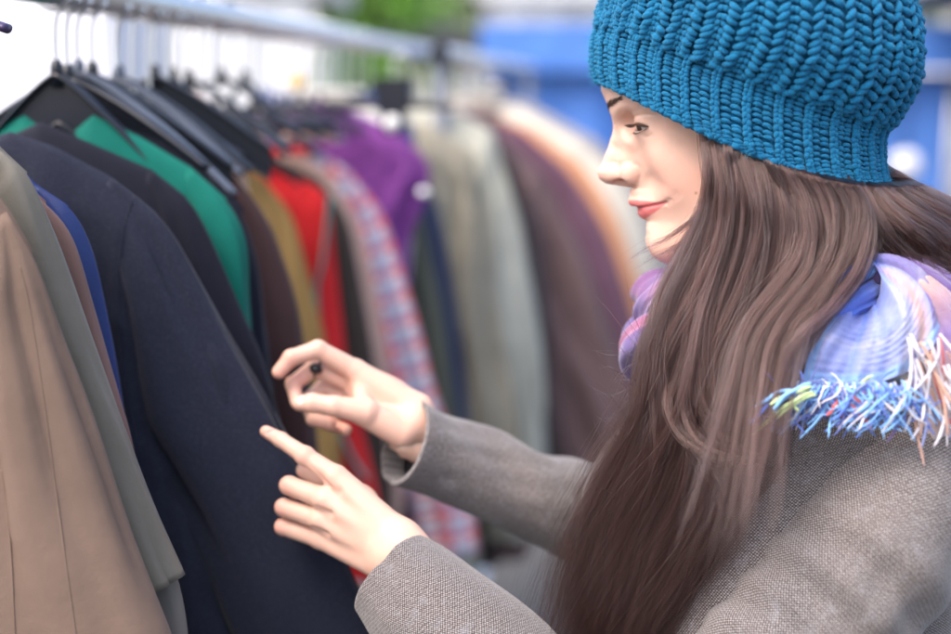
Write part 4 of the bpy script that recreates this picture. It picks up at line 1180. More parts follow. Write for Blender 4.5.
def garment(line, D, outline, nsh, color=None, m=None, name='coat', label='', cat='coat', group='clothes hanging on the rail', ht=.022, sw=.062, length=.72, slen=.62, hw=None, fold=.006, seed=0, neck=.055, edge=None, hood=False, ends='cuff', hang=True, hkw={}, collar=True, sheen=.08, piping=None, fl=None):
    """outline: photo pixels from the neck along the shoulder (first nsh points) and down the outside of the sleeve"""
    rs = np.random.RandomState(seed + 100)
    m = m or cloth(name + '_cloth', color, sheen=sheen)
    S = np.array([line.hit(x, y, D - ht * .3) for x, y in outline])
    sh = S[:nsh]; sp = S[nsh - 1]
    if sh[0, 0] > neck: sh = np.vstack([[neck, sh[0, 1] + (sh[0, 0] - neck) * .35], sh])
    z0 = sh[0, 1]; zh = z0 - length
    root = empty(name, line.at(D, z0)); tag(root, label, cat, group)
    up = np.array([0, 0, 1.0])
    # body: front and back sheets meeting along shoulders and sides
    nu, nv = 90, 110
    u = np.linspace(-1, 1, nu); v = np.linspace(0, 1, nv) ** 1.25
    smax = sp[0] - .003; o_ = np.argsort(sh[:, 0])
    def topz(s): return np.interp(np.abs(s), sh[o_, 0], sh[o_, 1])
    hwb = hw or max(sp[0] - sw * .75, sp[0] * .6)
    Uu, Vv = np.meshgrid(u, v, indexing='ij')
    kk = np.exp(-(Vv / .16) ** 1.3); sx = Uu * (smax * kk + hwb * (1 - kk)); zt = topz(Uu * smax) + .0 ; Zz = zt * (1 - Vv) + zh * Vv
    edge_u = np.clip(1 - np.abs(Uu) ** 9, 0, 1) ** .5; topf = np.clip(Vv / .05, 0, 1) ** .5 * .75 + .25 * np.clip(Vv / .3, 0, 1)
    T = ht * edge_u * topf * (1 + .45 * Vv)
    wr = snoise(np.stack([sx * 13 + Zz * 1.2, Zz * .9], -1), seed, 3, .9); wr = wr - .5 * np.abs(wr) + .12 * snoise(np.stack([sx * 30, Zz * 22], -1), seed + 3, 2, 1)
    fo = fold * wr * np.clip(Vv / .15, 0, 1)
    mb_V = []; 
    for sgn in (-1, 1):
        mb_V.append(line.w(D, np.stack([sx, Zz], -1).reshape(-1, 2), (sgn * T + fo * (1 if sgn < 0 else .6)).reshape(-1)))
    f1 = grid_faces(nu, nv); n1 = nu * nv
    U_ = np.stack([sx, Zz], -1).reshape(-1, 2)
    mesh_obj('body', np.concatenate(mb_V), np.concatenate([f1, f1[:, ::-1] + n1]), m, root, uv=np.concatenate([U_, U_ + .5]))
    # sleeves
    Q = spline(S[nsh - 2:], 60); L = np.concatenate([[0], np.cumsum(np.linalg.norm(np.diff(Q, axis=0), axis=1))])
    if L[-1] < slen:
        tdir = nrm(Q[-1] - Q[-6]); tdir = nrm(tdir * .6 + np.array([0.0, -1]) * .4); Q = np.vstack([Q, Q[-1] + tdir * (slen - L[-1]) * .5, Q[-1] + nrm(tdir + np.array([-.1, -.6])) * (slen - L[-1])])
    Q = spline(Q, 90) if len(Q) < 80 else Q; L = np.concatenate([[0], np.cumsum(np.linalg.norm(np.diff(Q, axis=0), axis=1))]); s_ = np.linspace(0, min(slen, L[-1]), 70)
    Q = np.stack([np.interp(s_, L, Q[:, 0]), np.interp(s_, L, Q[:, 1])], 1)
    for _ in range(3): Q[1:-1] = Q[1:-1] * .5 + (Q[:-2] + Q[2:]) * .25
    T2 = np.gradient(Q, axis=0); T2 /= np.linalg.norm(T2, axis=1)[:, None]; N2 = np.stack([T2[:, 1], -T2[:, 0]], 1)   # inward
    N2 = np.where((N2[:, 0:1] > 0), -N2, N2)
    wid = sw * np.interp(s_ / s_[-1], [0, .02, .08, .30, 1], [.04, .26, .55, 1, .86])
    Cc = Q + N2 * wid[:, None]
    a = np.linspace(0, 2 * pi, 41)
    for side in (1, -1):
        C3 = line.w(D, Cc * [side, 1], -.006)
        n3 = N2[:, 0:1] * side * line.t + N2[:, 1:2] * up
        th = ht * np.interp(s_ / s_[-1], [0, .07, .18, .35, 1], [.05, .55, .95, 1.2, 1.15])
        X = C3[:, None] + n3[:, None] * (wid[:, None] * np.cos(a))[..., None] + line.d * (th[:, None] * np.sin(a))[..., None]
        nn = snoise(np.stack([np.broadcast_to(np.cos(a)[None] * 1.3, X.shape[:2]), np.broadcast_to(np.sin(a)[None] * 1.3, X.shape[:2]), np.broadcast_to(s_[:, None] * 1.8, X.shape[:2])], -1), seed + 5, 3, .9)
        nrmv = X - C3[:, None]; nrmv /= np.linalg.norm(nrmv, axis=2)[..., None]
        X = X + nrmv * (fold * 1.1 * (nn - .5 * np.abs(nn)) * np.clip(s_ / .08, 0, 1)[:, None])[..., None]
        e = X[-1]; cc = e.mean(0); X = np.concatenate([X, [cc + (e - cc) * .9], [X[-12].mean(0) + (X[-12] - X[-12].mean(0)) * .8]])
        cap = X[0]; X = np.concatenate([[cap.mean(0) + (cap - cap.mean(0)) * .02], [cap.mean(0) + (cap - cap.mean(0)) * .6], X])
        uvv = np.stack(np.broadcast_arrays((a * .03)[None], np.concatenate([[0, 0], s_, [s_[-1], s_[-1]]])[:, None]), -1).reshape(-1, 2)
        mesh_obj('sleeve', X.reshape(-1, 3), grid_faces(len(X), 41), m, root, uv=uvv)
        if piping and side == 1:
            pb = MB(); pb.tube(line.w(D, (Q * [side, 1])[:60] + N2[:60] * [side, 1] * .012, -ht * 1.02), .0016, 6); pb.build('piping', piping, root)
    if collar and hang and D > 1.9:
        cb = MB(); ang = np.linspace(0, 2 * pi, 40)
        pts = line.at(D, z0 - .002) + np.cos(ang)[:, None] * line.t * (neck + .012) + np.sin(ang)[:, None] * line.d * min(.03, ht * 1.3)
        cb.tube(pts, .011, 10, .5, up * 1.0); cb.build('collar', m, root)
    if D > 1.95 or line is R0: hkw = {**dict(top=z0 - CAM_H - .014, drop=max(.02, z0 - sp[1])), **hkw}
    if hang or line is R0: hanger(line, D, min(.21, sp[0] * .93), **{**dict(label='black hanger with a chrome hook carrying the ' + name.replace('_', ' ')), **hkw})
    return root

def plaid(name, c0, c1, c2, sc_=9, wdt=.42):
    m = mat(name, c0, .85, sheen=.2); t = NT(m); uv = t.n('UVMap').outputs[0]; sp = t.n('SeparateXYZ'); t.l(uv, sp.inputs[0])
    def band(o, f, th, ph=0.0): return t.math('GREATER_THAN', t.math('SINE', t.math('MULTIPLY_ADD', o, f * 2 * pi, ph)), th)
    x, y = sp.outputs[0], sp.outputs[1]
    c = t.mix(t.math('MULTIPLY', band(x, sc_, wdt), .75), c0, c1); c = t.mix(t.math('MULTIPLY', band(y, sc_, wdt), .75), c, c1)
    c = t.mix(t.math('MULTIPLY', band(x, sc_, .7, 2.6), .6), c, c2); c = t.mix(t.math('MULTIPLY', band(y, sc_, .7, 2.6), .6), c, c2)
    t.l(c, t.b.inputs['Base Color']); t.l(t.bump(t.noise(t.coord('Object'), 900, 2), .3, .0006), t.b.inputs['Normal'])
    return m

def build_rack(line, D0, D1, label, group, r=.017):
    root = empty('clothes_rack', [line.at(D1, 0)[0], line.at(D1, 0)[1], 0]); tag(root, label, 'clothes rack', group)
    mb = MB(); mb.tube([line.at(D0, line.z), line.at((D0 + D1) / 2, line.z), line.at(D1, line.z)], r, 20); mb.build('rail', chrome, root)
    for De, s_ in ((D0, -1), (D1, 1)):
        cm_ = MB(); q0 = line.at(De, line.z); cm_.tube([q0 - line.d * .02 * s_, q0 + line.d * .006 * s_], r * 1.12, 20); cm_.build('end_cap', plastic, root, smooth=False)
    for D in (D0 + .02, D1 - .02):
        p = line.at(D, 0); pm = MB(); pm.tube([p + [0, 0, .05], p + [0, 0, .8], p + [0, 0, line.z - .008]], .016, 16)
        pm.build('upright', greyplastic, root)
        fm = MB(); fm.tube([p - line.t * .28 + [0, 0, .06], p + [0, 0, .06], p + line.t * .28 + [0, 0, .06]], .014, 12); fm.build('foot', chrome, root)
        for s_ in (-1, 1):
            wb = MB(); c = p + line.t * .27 * s_ + np.array([0, 0, .027]); wb.tube([c - line.d * .012, c + line.d * .012], .026, 20); wb.build('caster', plastic, root)
    bm_ = MB(); bm_.tube([line.at(D0, .22), line.at(D1, .22)], .012, 12); bm_.build('lower_rail', chrome, root)
    return root

def seam(root, pts, m, r=.0009, n=60):
    tree = bvh_of(root); C_ = Vector(C0); out = []
    for x, y in spline(np.array(pts, float), n):
        d = (Vector(P(x, y, 1.0)) - C_).normalized(); h = tree.ray_cast(C_, d, 4.0)
        if h[0] is not None: out.append(np.array(C_ + d * (h[3] + r * .1)))
    if len(out) > 8: mb = MB(); mb.tube(np.array(out), r, 6); mb.build('seam', m, root)

def build_clothes():
    build_rack(R1, .55, 4.5, 'long chrome rail crowded with hooks running away beside the woman', 'chrome clothes racks')
    build_rack(R2, 2.6, 5.0, 'second chrome rail behind, carrying the cream and mauve coats', 'chrome clothes racks')
    G = 'clothes hanging on the near rail'; G2 = 'clothes hanging on the rail behind'
    # near to far
    shiny = cloth('khaki_satin', (.135, .125, .105), rough=.42, wb=.12, sheen=.1)
    garment(R0, .97, [(-60, 150), (-20, 180), (5, 212), (32, 258), (58, 335), (98, 450), (135, 555), (172, 645)], 4, (.165, .112, .087), name='tan_coat', label='light brown coat nearest the camera at the left edge of the rail', group=G, ht=.026, sw=.070, slen=.75, length=.95, fold=.006, seed=1, hang=False)
    garment(R0, 1.025, [(-30, 118), (0, 150), (28, 176), (55, 245), (92, 350), (128, 440), (165, 530), (193, 588)], 3, m=shiny, name='khaki_jacket', label='grey khaki jacket with a satin sheen just behind the light brown coat', cat='jacket', group=G, ht=.018, sw=.062, slen=.365, length=.60, fold=.008, seed=2, hang=False)
    kj = bpy.data.objects['khaki_jacket']; lm_ = mat('satin_lining', (.16, .15, .14), .22, spec=.6, sheen=.1); mb = MB()
    q = lambda x, y, o=0.0: R0.w(1.025, R0.hit(x, y, 1.025), o)
    mb.tube(spline([q(118, 500, .004), q(138, 560, .004), q(152, 610, .003), q(160, 670, .002)], 30), np.interp(np.linspace(0, 1, 30), [0, .3, 1], [.012, .026, .026]), 30, .35, R1.d); mb.build('lining', lm_, kj)
    # its hanging lining below the cuff
    garment(R0, 1.07, [(-10, 150), (20, 180), (48, 205), (72, 235), (92, 300), (112, 370), (130, 430)], 3, (.19, .115, .105), name='rose_brown_blouse', label='thin rose brown blouse showing as a narrow strip beside the grey khaki jacket', cat='blouse', group=G, ht=.012, sw=.045, slen=.5, length=.62, fold=.005, seed=3, hang=False)
    blue = cloth('blue_satin', (.014, .032, .14), rough=.4, wb=.1, sheen=.1)
    garment(R0, 1.11, [(0, 150), (35, 185), (70, 208), (90, 245), (104, 300), (116, 360), (124, 410)], 3, m=blue, name='blue_track_jacket', label='royal blue sports jacket with thin white piping, squeezed before the navy wool coat', cat='jacket', group=G, ht=.013, sw=.045, slen=.5, length=.62, fold=.004, seed=4, hang=False, piping=mat('white_piping', (.75, .75, .78), .6))
    navy = cloth('navy_wool', (.010, .013, .029), weave=700, wb=.6, sheen=.10, fleck=.2)
    garment(R1, 1.172, [(-5, 128), (50, 146), (110, 178), (158, 216), (192, 270), (228, 335), (268, 400), (305, 465), (345, 545), (372, 605), (384, 660)], 4, m=navy, name='navy_wool_coat', label='dark navy wool coat whose sleeve the woman is pointing at and pinching', group=G, ht=.022, sw=.085, slen=.70, length=.95, fold=.010, seed=5, hang=False, hw=.24)
    garment(R1, 1.235, [(30, 118), (95, 146), (150, 170), (188, 200), (214, 250), (240, 310), (262, 360), (280, 420)], 4, cloth and (.006, .007, .017), name='navy_blazer', label='plain navy blazer between the navy wool coat and the green jacket', cat='blazer', group=G, ht=.016, sw=.055, slen=.58, length=.75, seed=6, hang=False)
    garment(R1, 1.275, [(52, 150), (80, 124), (92, 114), (140, 138), (190, 168), (228, 202), (247, 240), (253, 290), (258, 360)], 6, (.0, .13, .10), name='green_jacket', label='bright emerald green jacket on a broad black hanger', cat='jacket', group=G, ht=.015, sw=.055, slen=.58, length=.7, seed=7, hkw=dict(panel=True, label='broad contoured black hanger holding the green jacket', drop=.16, top=.010, group=None), neck=.005)
    garment(R1, 1.325, [(100, 118), (160, 142), (215, 175), (245, 212), (262, 262), (268, 330), (274, 400)], 4, (.007, .009, .020), name='dark_blue_jacket', label='very dark blue jacket just behind the emerald green jacket', cat='jacket', group=G, ht=.016, sw=.05, slen=.58, length=.7, seed=8, hkw=dict(mat_=greyplastic, label='grey plastic hanger leaning beside the broad black one', drop=.12, top=.012, group=None))
    garment(R1, 1.43, [(135, 116), (185, 140), (228, 170), (260, 210), (282, 265), (298, 320), (310, 400)], 4, (.055, .028, .029), name='maroon_coat', label='dark maroon brown coat in front of the ochre suede one', group=G, ht=.022, sw=.06, slen=.6, length=.85, seed=9, fold=.009)
    garment(R1, 1.60, [(165, 100), (196, 92), (222, 112), (240, 150), (250, 200)], 3, (.62, .42, .33), name='peach_cardigan', label='small peach cardigan collar poking up between black hangers', cat='cardigan', group=G, ht=.014, sw=.04, slen=.4, length=.6, seed=10)
    garment(R1, 1.90, [(185, 132), (222, 150), (262, 178), (290, 215), (306, 266), (322, 325), (334, 390)], 4, (.26, .165, .06), name='ochre_suede_jacket', label='ochre suede jacket hanging before the red jacket', cat='jacket', group=G, ht=.02, sw=.05, slen=.6, length=.7, seed=11)
    tealm = mat('teal_ribbon', (.03, .28, .26), .6)
    r_ = garment(R1, 1.975, [(230, 150), (270, 168), (305, 182), (326, 196), (332, 250), (346, 350), (360, 420), (378, 500)], 4, (.60, .018, .022), name='red_jacket', label='bright red jacket with teal edging down its sleeve', cat='jacket', group=G, ht=.02, sw=.052, slen=.65, length=.78, seed=12, piping=None)
    mb = MB(); Q = np.array([R1.hit(x, y, 1.945) for x, y in [(329, 198), (322, 260), (316, 300), (330, 400), (350, 455), (366, 480)]]); mb.tube(R1.w(1.975, spline(Q, 50), -.026), .0055, 8, .5, R1.t); mb.build('edging', tealm, r_)
    garment(R1, 2.05, [(235, 150), (280, 160), (320, 180), (348, 222), (362, 290), (375, 370), (388, 460)], 4, (.045, .035, .030), name='dark_brown_coat', label='very dark brown coat between the red jacket and the pink beige one', group=G, ht=.025, sw=.06, slen=.62, length=.85, seed=13, fold=.009)
    garment(R1, 2.13, [(262, 134), (300, 150), (332, 178), (356, 222), (374, 290), (388, 360), (400, 440)], 4, (.48, .31, .26), name='pink_beige_jacket', label='pale pink beige jacket next to the checked shirt', cat='jacket', group=G, ht=.022, sw=.055, slen=.6, length=.75, seed=14)
    pl = plaid('check_cotton', (.74, .70, .72), (.60, .06, .10), (.20, .22, .42), 23)
    garment(R1, 2.21, [(270, 138), (310, 146), (350, 172), (380, 214), (402, 275), (420, 335), (438, 400), (468, 490), (480, 570)], 4, m=pl, name='checked_shirt', label='red, white and blue checked shirt in front of the purple coat', cat='shirt', group=G, ht=.018, sw=.06, slen=.7, length=.8, seed=15)
    garment(R1, 2.32, [(300, 104), (345, 108), (394, 130), (428, 166), (424, 204), (410, 245), (404, 330)], 4, (.19, .045, .24), name='purple_coat', label='vivid purple coat with full rounded shoulders, highest on the rail', group=G, ht=.045, sw=.06, slen=.5, length=.7, seed=16, fold=.012)
    garment(R1, 2.42, [(320, 118), (362, 130), (400, 160), (420, 210), (436, 280), (448, 350), (460, 440)], 4, (.075, .08, .06), name='olive_coat', label='dark olive coat squeezed between the purple coat and a navy one', group=G, ht=.03, sw=.05, slen=.65, length=.8, seed=17)
    garment(R1, 2.49, [(345, 112), (390, 128), (422, 165), (440, 220), (452, 290), (464, 380), (470, 440)], 4, (.018, .028, .075), name='navy_cardigan', label='navy blue cardigan with a white button, beside the dark olive coat', cat='cardigan', group=G, ht=.03, sw=.05, slen=.65, length=.8, seed=18)
    st = cloth('khaki_stripe', (.24, .22, .17), var=.3, vs=25)
    garment(R1, 2.58, [(380, 118), (430, 124), (468, 150), (482, 210), (492, 300), (508, 400), (520, 480)], 4, m=st, name='khaki_raincoat', label='long pale khaki raincoat, first of the two pale coats left of the woman’s face', group=G, ht=.05, sw=.07, slen=.75, length=1.0, seed=19, fold=.022)
    garment(R1, 2.68, [(400, 108), (455, 112), (492, 130), (508, 190), (522, 270), (540, 370), (550, 450), (560, 560)], 4, (.36, .36, .31), name='pale_grey_coat', label='long pale grey green coat, second of the two pale coats left of the woman’s face', group=G, ht=.055, sw=.08, slen=.85, length=1.05, seed=20, fold=.025)
    garment(R1, 2.80, [(420, 116), (470, 120), (510, 150), (530, 220), (545, 320), (560, 420), (575, 520)], 4, (.04, .028, .030), name='brown_black_coat', label='almost black brown coat between the pale coats and the big mauve coat', group=G, ht=.05, sw=.08, slen=.85, length=1.0, seed=21, fold=.02)
    garment(R2, 2.92, [(450, 120), (498, 134), (538, 172), (572, 236), (600, 306), (628, 385), (650, 462), (675, 560)], 4, (.125, .08, .082), name='mauve_coat', label='big mauve brown winter coat behind the woman’s sleeve', group=G2, ht=.05, sw=.12, slen=.85, length=1.0, seed=22, fold=.028)
    garment(R2, 3.03, [(470, 112), (522, 130), (566, 168), (602, 228), (628, 300), (650, 380), (668, 470)], 4, (.115, .055, .085), name='plum_coat', label='plum coat showing as a narrow band behind the mauve coat', group=G2, ht=.035, sw=.10, slen=.8, length=.95, seed=23)
    garment(R2, 3.11, [(480, 112), (532, 128), (582, 164), (618, 222), (643, 296), (664, 380)], 4, (.55, .26, .14), name='orange_jacket', label='soft orange jacket showing as a strip between plum and cream', cat='jacket', group=G2, ht=.03, sw=.09, slen=.7, length=.85, seed=24)
    garment(R2, 3.22, [(478, 98), (520, 108), (578, 142), (622, 188), (650, 250), (672, 340), (690, 430)], 4, (.55, .51, .44), name='cream_coat', label='cream wool coat arching over the orange jacket behind the woman’s nose', group=G2, ht=.05, sw=.11, slen=.8, length=1.0, seed=25, fold=.02)
    garment(R2, 3.38, [(480, 92), (530, 104), (596, 140), (645, 195), (672, 260), (690, 350)], 4, (.26, .25, .25), name='grey_coat', label='mid grey coat, last one visible beyond the cream coat', group=G2, ht=.05, sw=.11, slen=.8, length=1.0, seed=26)
    for D, cn, lb in ((1.475, (.75, .62, .52), 'cream top'), ):
        pass
    garment(R1, 2.45, [(240, 92), (258, 86), (275, 93), (288, 110), (292, 150)], 3, (.03, .055, .22), name='cobalt_top', label='small cobalt blue top behind the clip hanger', cat='top', group=G, ht=.02, sw=.04, slen=.4, length=.6, seed=30)
    garment(R1, 2.40, [(262, 90), (300, 86), (345, 94), (384, 118), (400, 150)], 4, (.72, .70, .62), name='ivory_jacket', label='ivory jacket whose shoulder shows above the purple coat', cat='jacket', group=G, ht=.02, sw=.04, slen=.4, length=.6, seed=31)
    tan = bpy.data.objects['tan_coat']; tm_ = tan.children[0].data.materials[0]
    seam(tan, [(20, 266), (30, 310), (44, 400), (60, 520), (78, 650)], tm_, .0007); seam(tan, [(2, 470), (10, 540), (16, 650)], tm_, .0008)
    nv = bpy.data.objects['navy_wool_coat']; nm_ = nv.children[0].data.materials[0]
    seam(nv, [(134, 196), (122, 240), (118, 320), (128, 400), (150, 490), (166, 540)], nm_, .0008)
    # extra empty hangers among them
    for i, (D, lb) in enumerate([(1.30, 'slim black hanger pressed against the broad black one'), (1.36, 'black hanger third from the front with a wide shoulder'), (1.425, 'black hanger fourth from the front, its arm crossing a grey one'), (1.54, 'black hanger beside the peach cardigan'), (1.66, 'black hanger hanging above the ochre suede jacket'), (1.79, 'black hanger hanging just before the clip hanger')]):
        hanger(R1, D, .145 - .004 * i, .085 + .008 * (i % 3), .006 + .004 * (i % 2), label=lb, twist=(-.12, .1, -.05, .15, -.1, .08)[i], mat_=greyplastic if i == 2 else plastic, panel=i in (1, 3), group=None)
    for i, D in enumerate((1.47, 1.52, 1.585, 1.63, 1.70, 1.76, 1.83, 1.94, 2.01, 2.09, 2.17, 2.27, 2.36, 2.45)):
        hanger(R1, D, .11, .05, -.03, twist=.12 * (-1) ** i, label='hanger tucked between the clothes so that only its chrome hook shows', group='hangers tucked between the clothes')
    # clip hanger in front of the far clothes
    root = empty('clip_hanger', R1.at(1.86, CAM_H)); tag(root, 'dark clip hanger with a straight bar and one big clip above the ochre jacket', 'hanger')
    c = R1.w(1.86, R1.hit(247, 127, 1.86)); up = np.array([0, 0, 1.0]); mb = MB(); mb.tube([c - R1.t * .125, c, c + R1.t * .125], .0085, 14); mb.build('bar', plastic, root)
    mb = MB(); k = R1.w(1.86, R1.hit(237, 150, 1.86)); mb.tube(spline([k + up * .045, k + up * .02, k - up * .01, k - up * .033], 16), np.interp(np.linspace(0, 1, 16), [0, .4, .8, 1], [.010, .016, .022, .017]), 16, .55, R1.d); mb.build('clip', plastic, root)
    mb = MB(); mb.tube(spline([c + R1.t * -.014, c + up * .05 - R1.t * .012, c + up * (R1.z - c[2] - .02) - R1.t * .012, c + up * (R1.z - c[2] + .015) + R1.t * .0, c + up * (R1.z - c[2] + .004) + R1.t * .018], 30), .0017, 8); mb.build('hook', chrome, root)
    root = empty('clip_hanger', R1.at(2.3, CAM_H)); tag(root, 'chunky dark clip hanger with a white tag over the khaki raincoat', 'hanger')
    k = R1.w(2.3, R1.hit(402, 98, 2.3), -.08); mb = MB(); mb.box(k + up * .012, (.030, .012, .022), (R1.t, R1.d, up)); mb.box(k - up * .032, (.020, .014, .026), (R1.t, R1.d, up)); mb.tube([k - R1.t * .12 - up * .01, k + R1.t * .10 - up * .012], .007, 10)
    mb.build('clip', plastic, root, smooth=False)
    mb = MB(); mb.tube([k - up * .040 - R1.d * .024, k - up * .040 - R1.d * .018], .013, 16); mb.build('paper_tag', mat('white_tag', (.85, .85, .85), .6), root)
    mb = MB(); mb.tube(spline([k + up * .03, k + up * .06, k + up * .075 + R1.t * .015, k + up * .06 + R1.t * .03], 20), .0017, 8); mb.build('hook', chrome, root)
    # white pompom button, yellow size marker, hook tip at the corner
    k = R1.w(2.32, R1.hit(424, 192, 2.25), -.075); V = []; f = Field((-14, -14, -14), (14, 14, 14), 1.2); f.ell((0, 0, 0), (10, 10, 8), 1); v, fc = f.mesh()
    tag(mesh_obj('pompom', k + v * .001, fc, mat('white_wool', (.85, .85, .85), .9)), 'round white pompom hanging at the cuff of the purple coat', 'pompom')
    k = R1.w(2.25, R1.hit(297, 70, 2.25), 0.0); mb = MB(); mb.tube([k - R1.d * .004 - up * .02, k + R1.d * .004 - up * .02], .014, 28); tag(mb.build('size_marker', mat('yellow_plastic', (.80, .50, .03), .4)), 'round yellow plastic marker hanging on the near rail', 'rail marker')
    root = hanger(R1, 1.02, .078, .02, .062, mat_=mat('purple_plastic', (.045, .03, .09), .3), label='dark purple plastic hanger at the top left corner of the rail', group=None, hookm=None)
    root.location = Vector(root.location) + Vector((0, 0, 0))
# ------------------------------------------------------------------ the market place around
def leafy_tree(x, y, h, cr, label, col=(.07, .12, .03), seed=0, n=4200, group='trees behind the market'):
    rs = np.random.RandomState(seed); root = empty('tree', (x, y, 0)); tag(root, label, 'tree', group)
    bark = mat('bark', (.09, .07, .05), .9); tm = MB()
    base = np.array([x, y, 0.0]); top = base + [rs.normal(0, .15), rs.normal(0, .15), h * .62]
    tm.tube(spline([base, base * .5 + top * .5 + [rs.normal(0, .1), 0, 0], top], 14), np.linspace(.16, .07, 14) * h / 6, 12)
    cl = []
    for k in range(9):
        a = k * 2.4; st = base + (top - base) * rs.uniform(.25, 1); en = base + np.array([cos(a) * cr * rs.uniform(.4, .85), sin(a) * cr * rs.uniform(.4, .85), h * rs.uniform(.25, .92)])
        tm.tube(spline([st, (st + en) / 2 + [0, 0, .15], en], 8), np.linspace(.05, .015, 8) * h / 6, 8); cl.append(en)
    tm.build('trunk', bark, root)
    cl += [base + np.array([rs.normal(0, cr * .4), rs.normal(0, cr * .4), h * rs.uniform(.22, .95)]) for _ in range(22)]
    V = []; Fc = []; C_ = []
    for i in range(n):
        c = cl[rs.randint(len(cl))] + rs.normal(0, 1, 3) * np.array([.26, .26, .2]) * cr; s_ = rs.uniform(.05, .11) * h / 6
        A = nrm(rs.normal(size=3)); B = nrm(np.cross(A, rs.normal(size=3))); k = len(V)
        V += [c - A * s_ * 1.5, c + B * s_, c + A * s_ * 1.5, c - B * s_]; Fc.append((k, k + 1, k + 2, k + 3)); w = rs.uniform(.55, 1.5); C_ += [np.array(col) * w] * 4
    lm = mat('leaves', col, .6); t = NT(lm); at = t.n('Attribute', attribute_name='tint'); t.l(at.outputs['Color'], t.b.inputs['Base Color'])
    mesh_obj('crown', np.array(V), Fc, lm, root, smooth=False, col=np.array(C_))

def build_place():
    up = np.array([0, 0, 1.0])
    # ground: one sheet to the horizon
    gm = mat('asphalt', (.06, .06, .062), .9); t = NT(gm); co = t.coord('Object')
    c = t.mix(t.noise(co, .6, 5, .6), (.045, .045, .048), (.085, .083, .08)); c = t.mix(t.math('MULTIPLY', t.noise(co, 140, 2, .7), .5), c, (.13, .125, .12)); t.l(c, t.b.inputs['Base Color'])
    t.l(t.bump(t.noise(co, 120, 3, .6), .5, .006), t.b.inputs['Normal'])
    tag(mesh_obj('ground', [(-250, -150, 0), (250, -150, 0), (250, 350, 0), (-250, 350, 0)], [(0, 1, 2, 3)], gm, smooth=False), kind='structure')
    pm = mat('paving', (.30, .29, .27), .85); t = NT(pm); b = t.n('TexBrick'); t.set(b, Scale=2.0); b.inputs['Color1'].default_value = (.30, .29, .27, 1); b.inputs['Color2'].default_value = (.24, .235, .22, 1); b.inputs['Mortar'].default_value = (.12, .12, .11, 1)
    t.l(t.coord('Object'), b.inputs['Vector']); t.l(b.outputs['Color'], t.b.inputs['Base Color'])
    mb = MB(); mb.box((0, 21, .06), (40, 4, .06)); tag(mb.build('pavement', pm, None, smooth=False), kind='structure')
    grass = cloth('lawn', (.06, .10, .03), weave=60, wb=.8, vs=.8); mb = MB(); mb.box((0, 45, .05), (70, 19.9, .05)); tag(mb.build('lawn', grass, None, smooth=False), kind='structure')
    white = mat('white_paint', (.80, .80, .82), .3, spec=.5); silverp = mat('pale_silver_paint', (.72, .72, .78), .4, spec=.4); glass = mat('dark_glass', (.02, .025, .03), .05); rub = mat('tyre_rubber', (.02, .02, .02), .85); silver = mat('wheel_rim', (.5, .5, .52), .3, metal=.8)
    # white van parked behind the rack
    def van(cx, cy, rz, label):
        root = empty('parked_van', (cx, cy, 0)); tag(root, label, 'van'); ca, sa = cos(rz), sin(rz)
        X = np.array([ca, sa, 0]); Y = np.array([-sa, ca, 0]); o = np.array([cx, cy, 0.0])
        w = lambda x, y, z: o + X * x + Y * y + up * z
        prof = [(-2.5, .45), (-2.52, 1.0), (-2.48, 2.1), (-2.35, 2.28), (1.1, 2.3), (1.45, 2.2), (2.1, 1.45), (2.75, 1.2), (2.9, 1.0), (2.92, .45)]
        V = []; Fc = []; n = len(prof)
        for yy, s_ in ((-.98, 1), (-.86, 1.0), (.86, 1.0), (.98, 1)):
            for (x, z) in prof:
                inset = .0 if abs(yy) < .9 else .04
                zz = z - (inset if z > 2 else 0); V.append(w(x * (1 - inset * .3), yy * (1 - (.10 if z > 2 and abs(yy) > .9 else 0)), zz))
        for k in range(3):
            for i in range(n): j = (i + 1) % n; Fc.append((k * n + i, k * n + j, (k + 1) * n + j, (k + 1) * n + i))
        Fc += [tuple(range(n - 1, -1, -1)), tuple(3 * n + i for i in range(n))]
        mesh_obj('body', V, Fc, silverp, root, smooth=False)
        for s_ in (-1, 1):
            mb = MB(); q = [w(1.0, s_ * .985, 1.38), w(1.98, s_ * .985, 1.38), w(1.45, s_ * .93, 2.02), w(1.0, s_ * .93, 2.02)]; q = q + [p + Y * s_ * .012 for p in q]
            mb.add(q, [(0, 1, 2, 3), (7, 6, 5, 4), (0, 4, 5, 1), (1, 5, 6, 2), (2, 6, 7, 3), (3, 7, 4, 0)]); mb.build('side_window', glass, root, smooth=False)
            mb = MB(); mb.box(w(2.86, s_ * .72, .95), (.05, .16, .10), (X, Y, up)); mb.build('headlight', mat('lamp_glass', (.7, .7, .72), .1), root, smooth=False)
            mb = MB(); mb.box(w(-.3, s_ * .992, 1.3), (1.1, .006, .012), (X, Y, up)); mb.build('side_moulding', rub, root, smooth=False)
            for x in (-1.6, 1.95):
                mb = MB(); mb.tube([w(x, s_ * .80, .34), w(x, s_ * 1.0, .34)], .34, 32); wh = mb.build('wheel', rub, root, smooth=False)
                mb = MB(); mb.tube([w(x, s_ * 1.0, .34), w(x, s_ * 1.012, .34)], .2, 24); mb.build('rim', silver, wh, smooth=False)
        mb = MB(); q = [w(2.14, -.80, 1.46), w(2.14, .80, 1.46), w(1.50, .74, 2.13), w(1.50, -.74, 2.13)]; q = q + [p + nrm(X + up * .9) * .014 for p in q]
        mb.add(q, [(3, 2, 1, 0), (4, 5, 6, 7), (0, 1, 5, 4), (1, 2, 6, 5), (2, 3, 7, 6), (3, 0, 4, 7)]); mb.build('windscreen', glass, root, smooth=False)
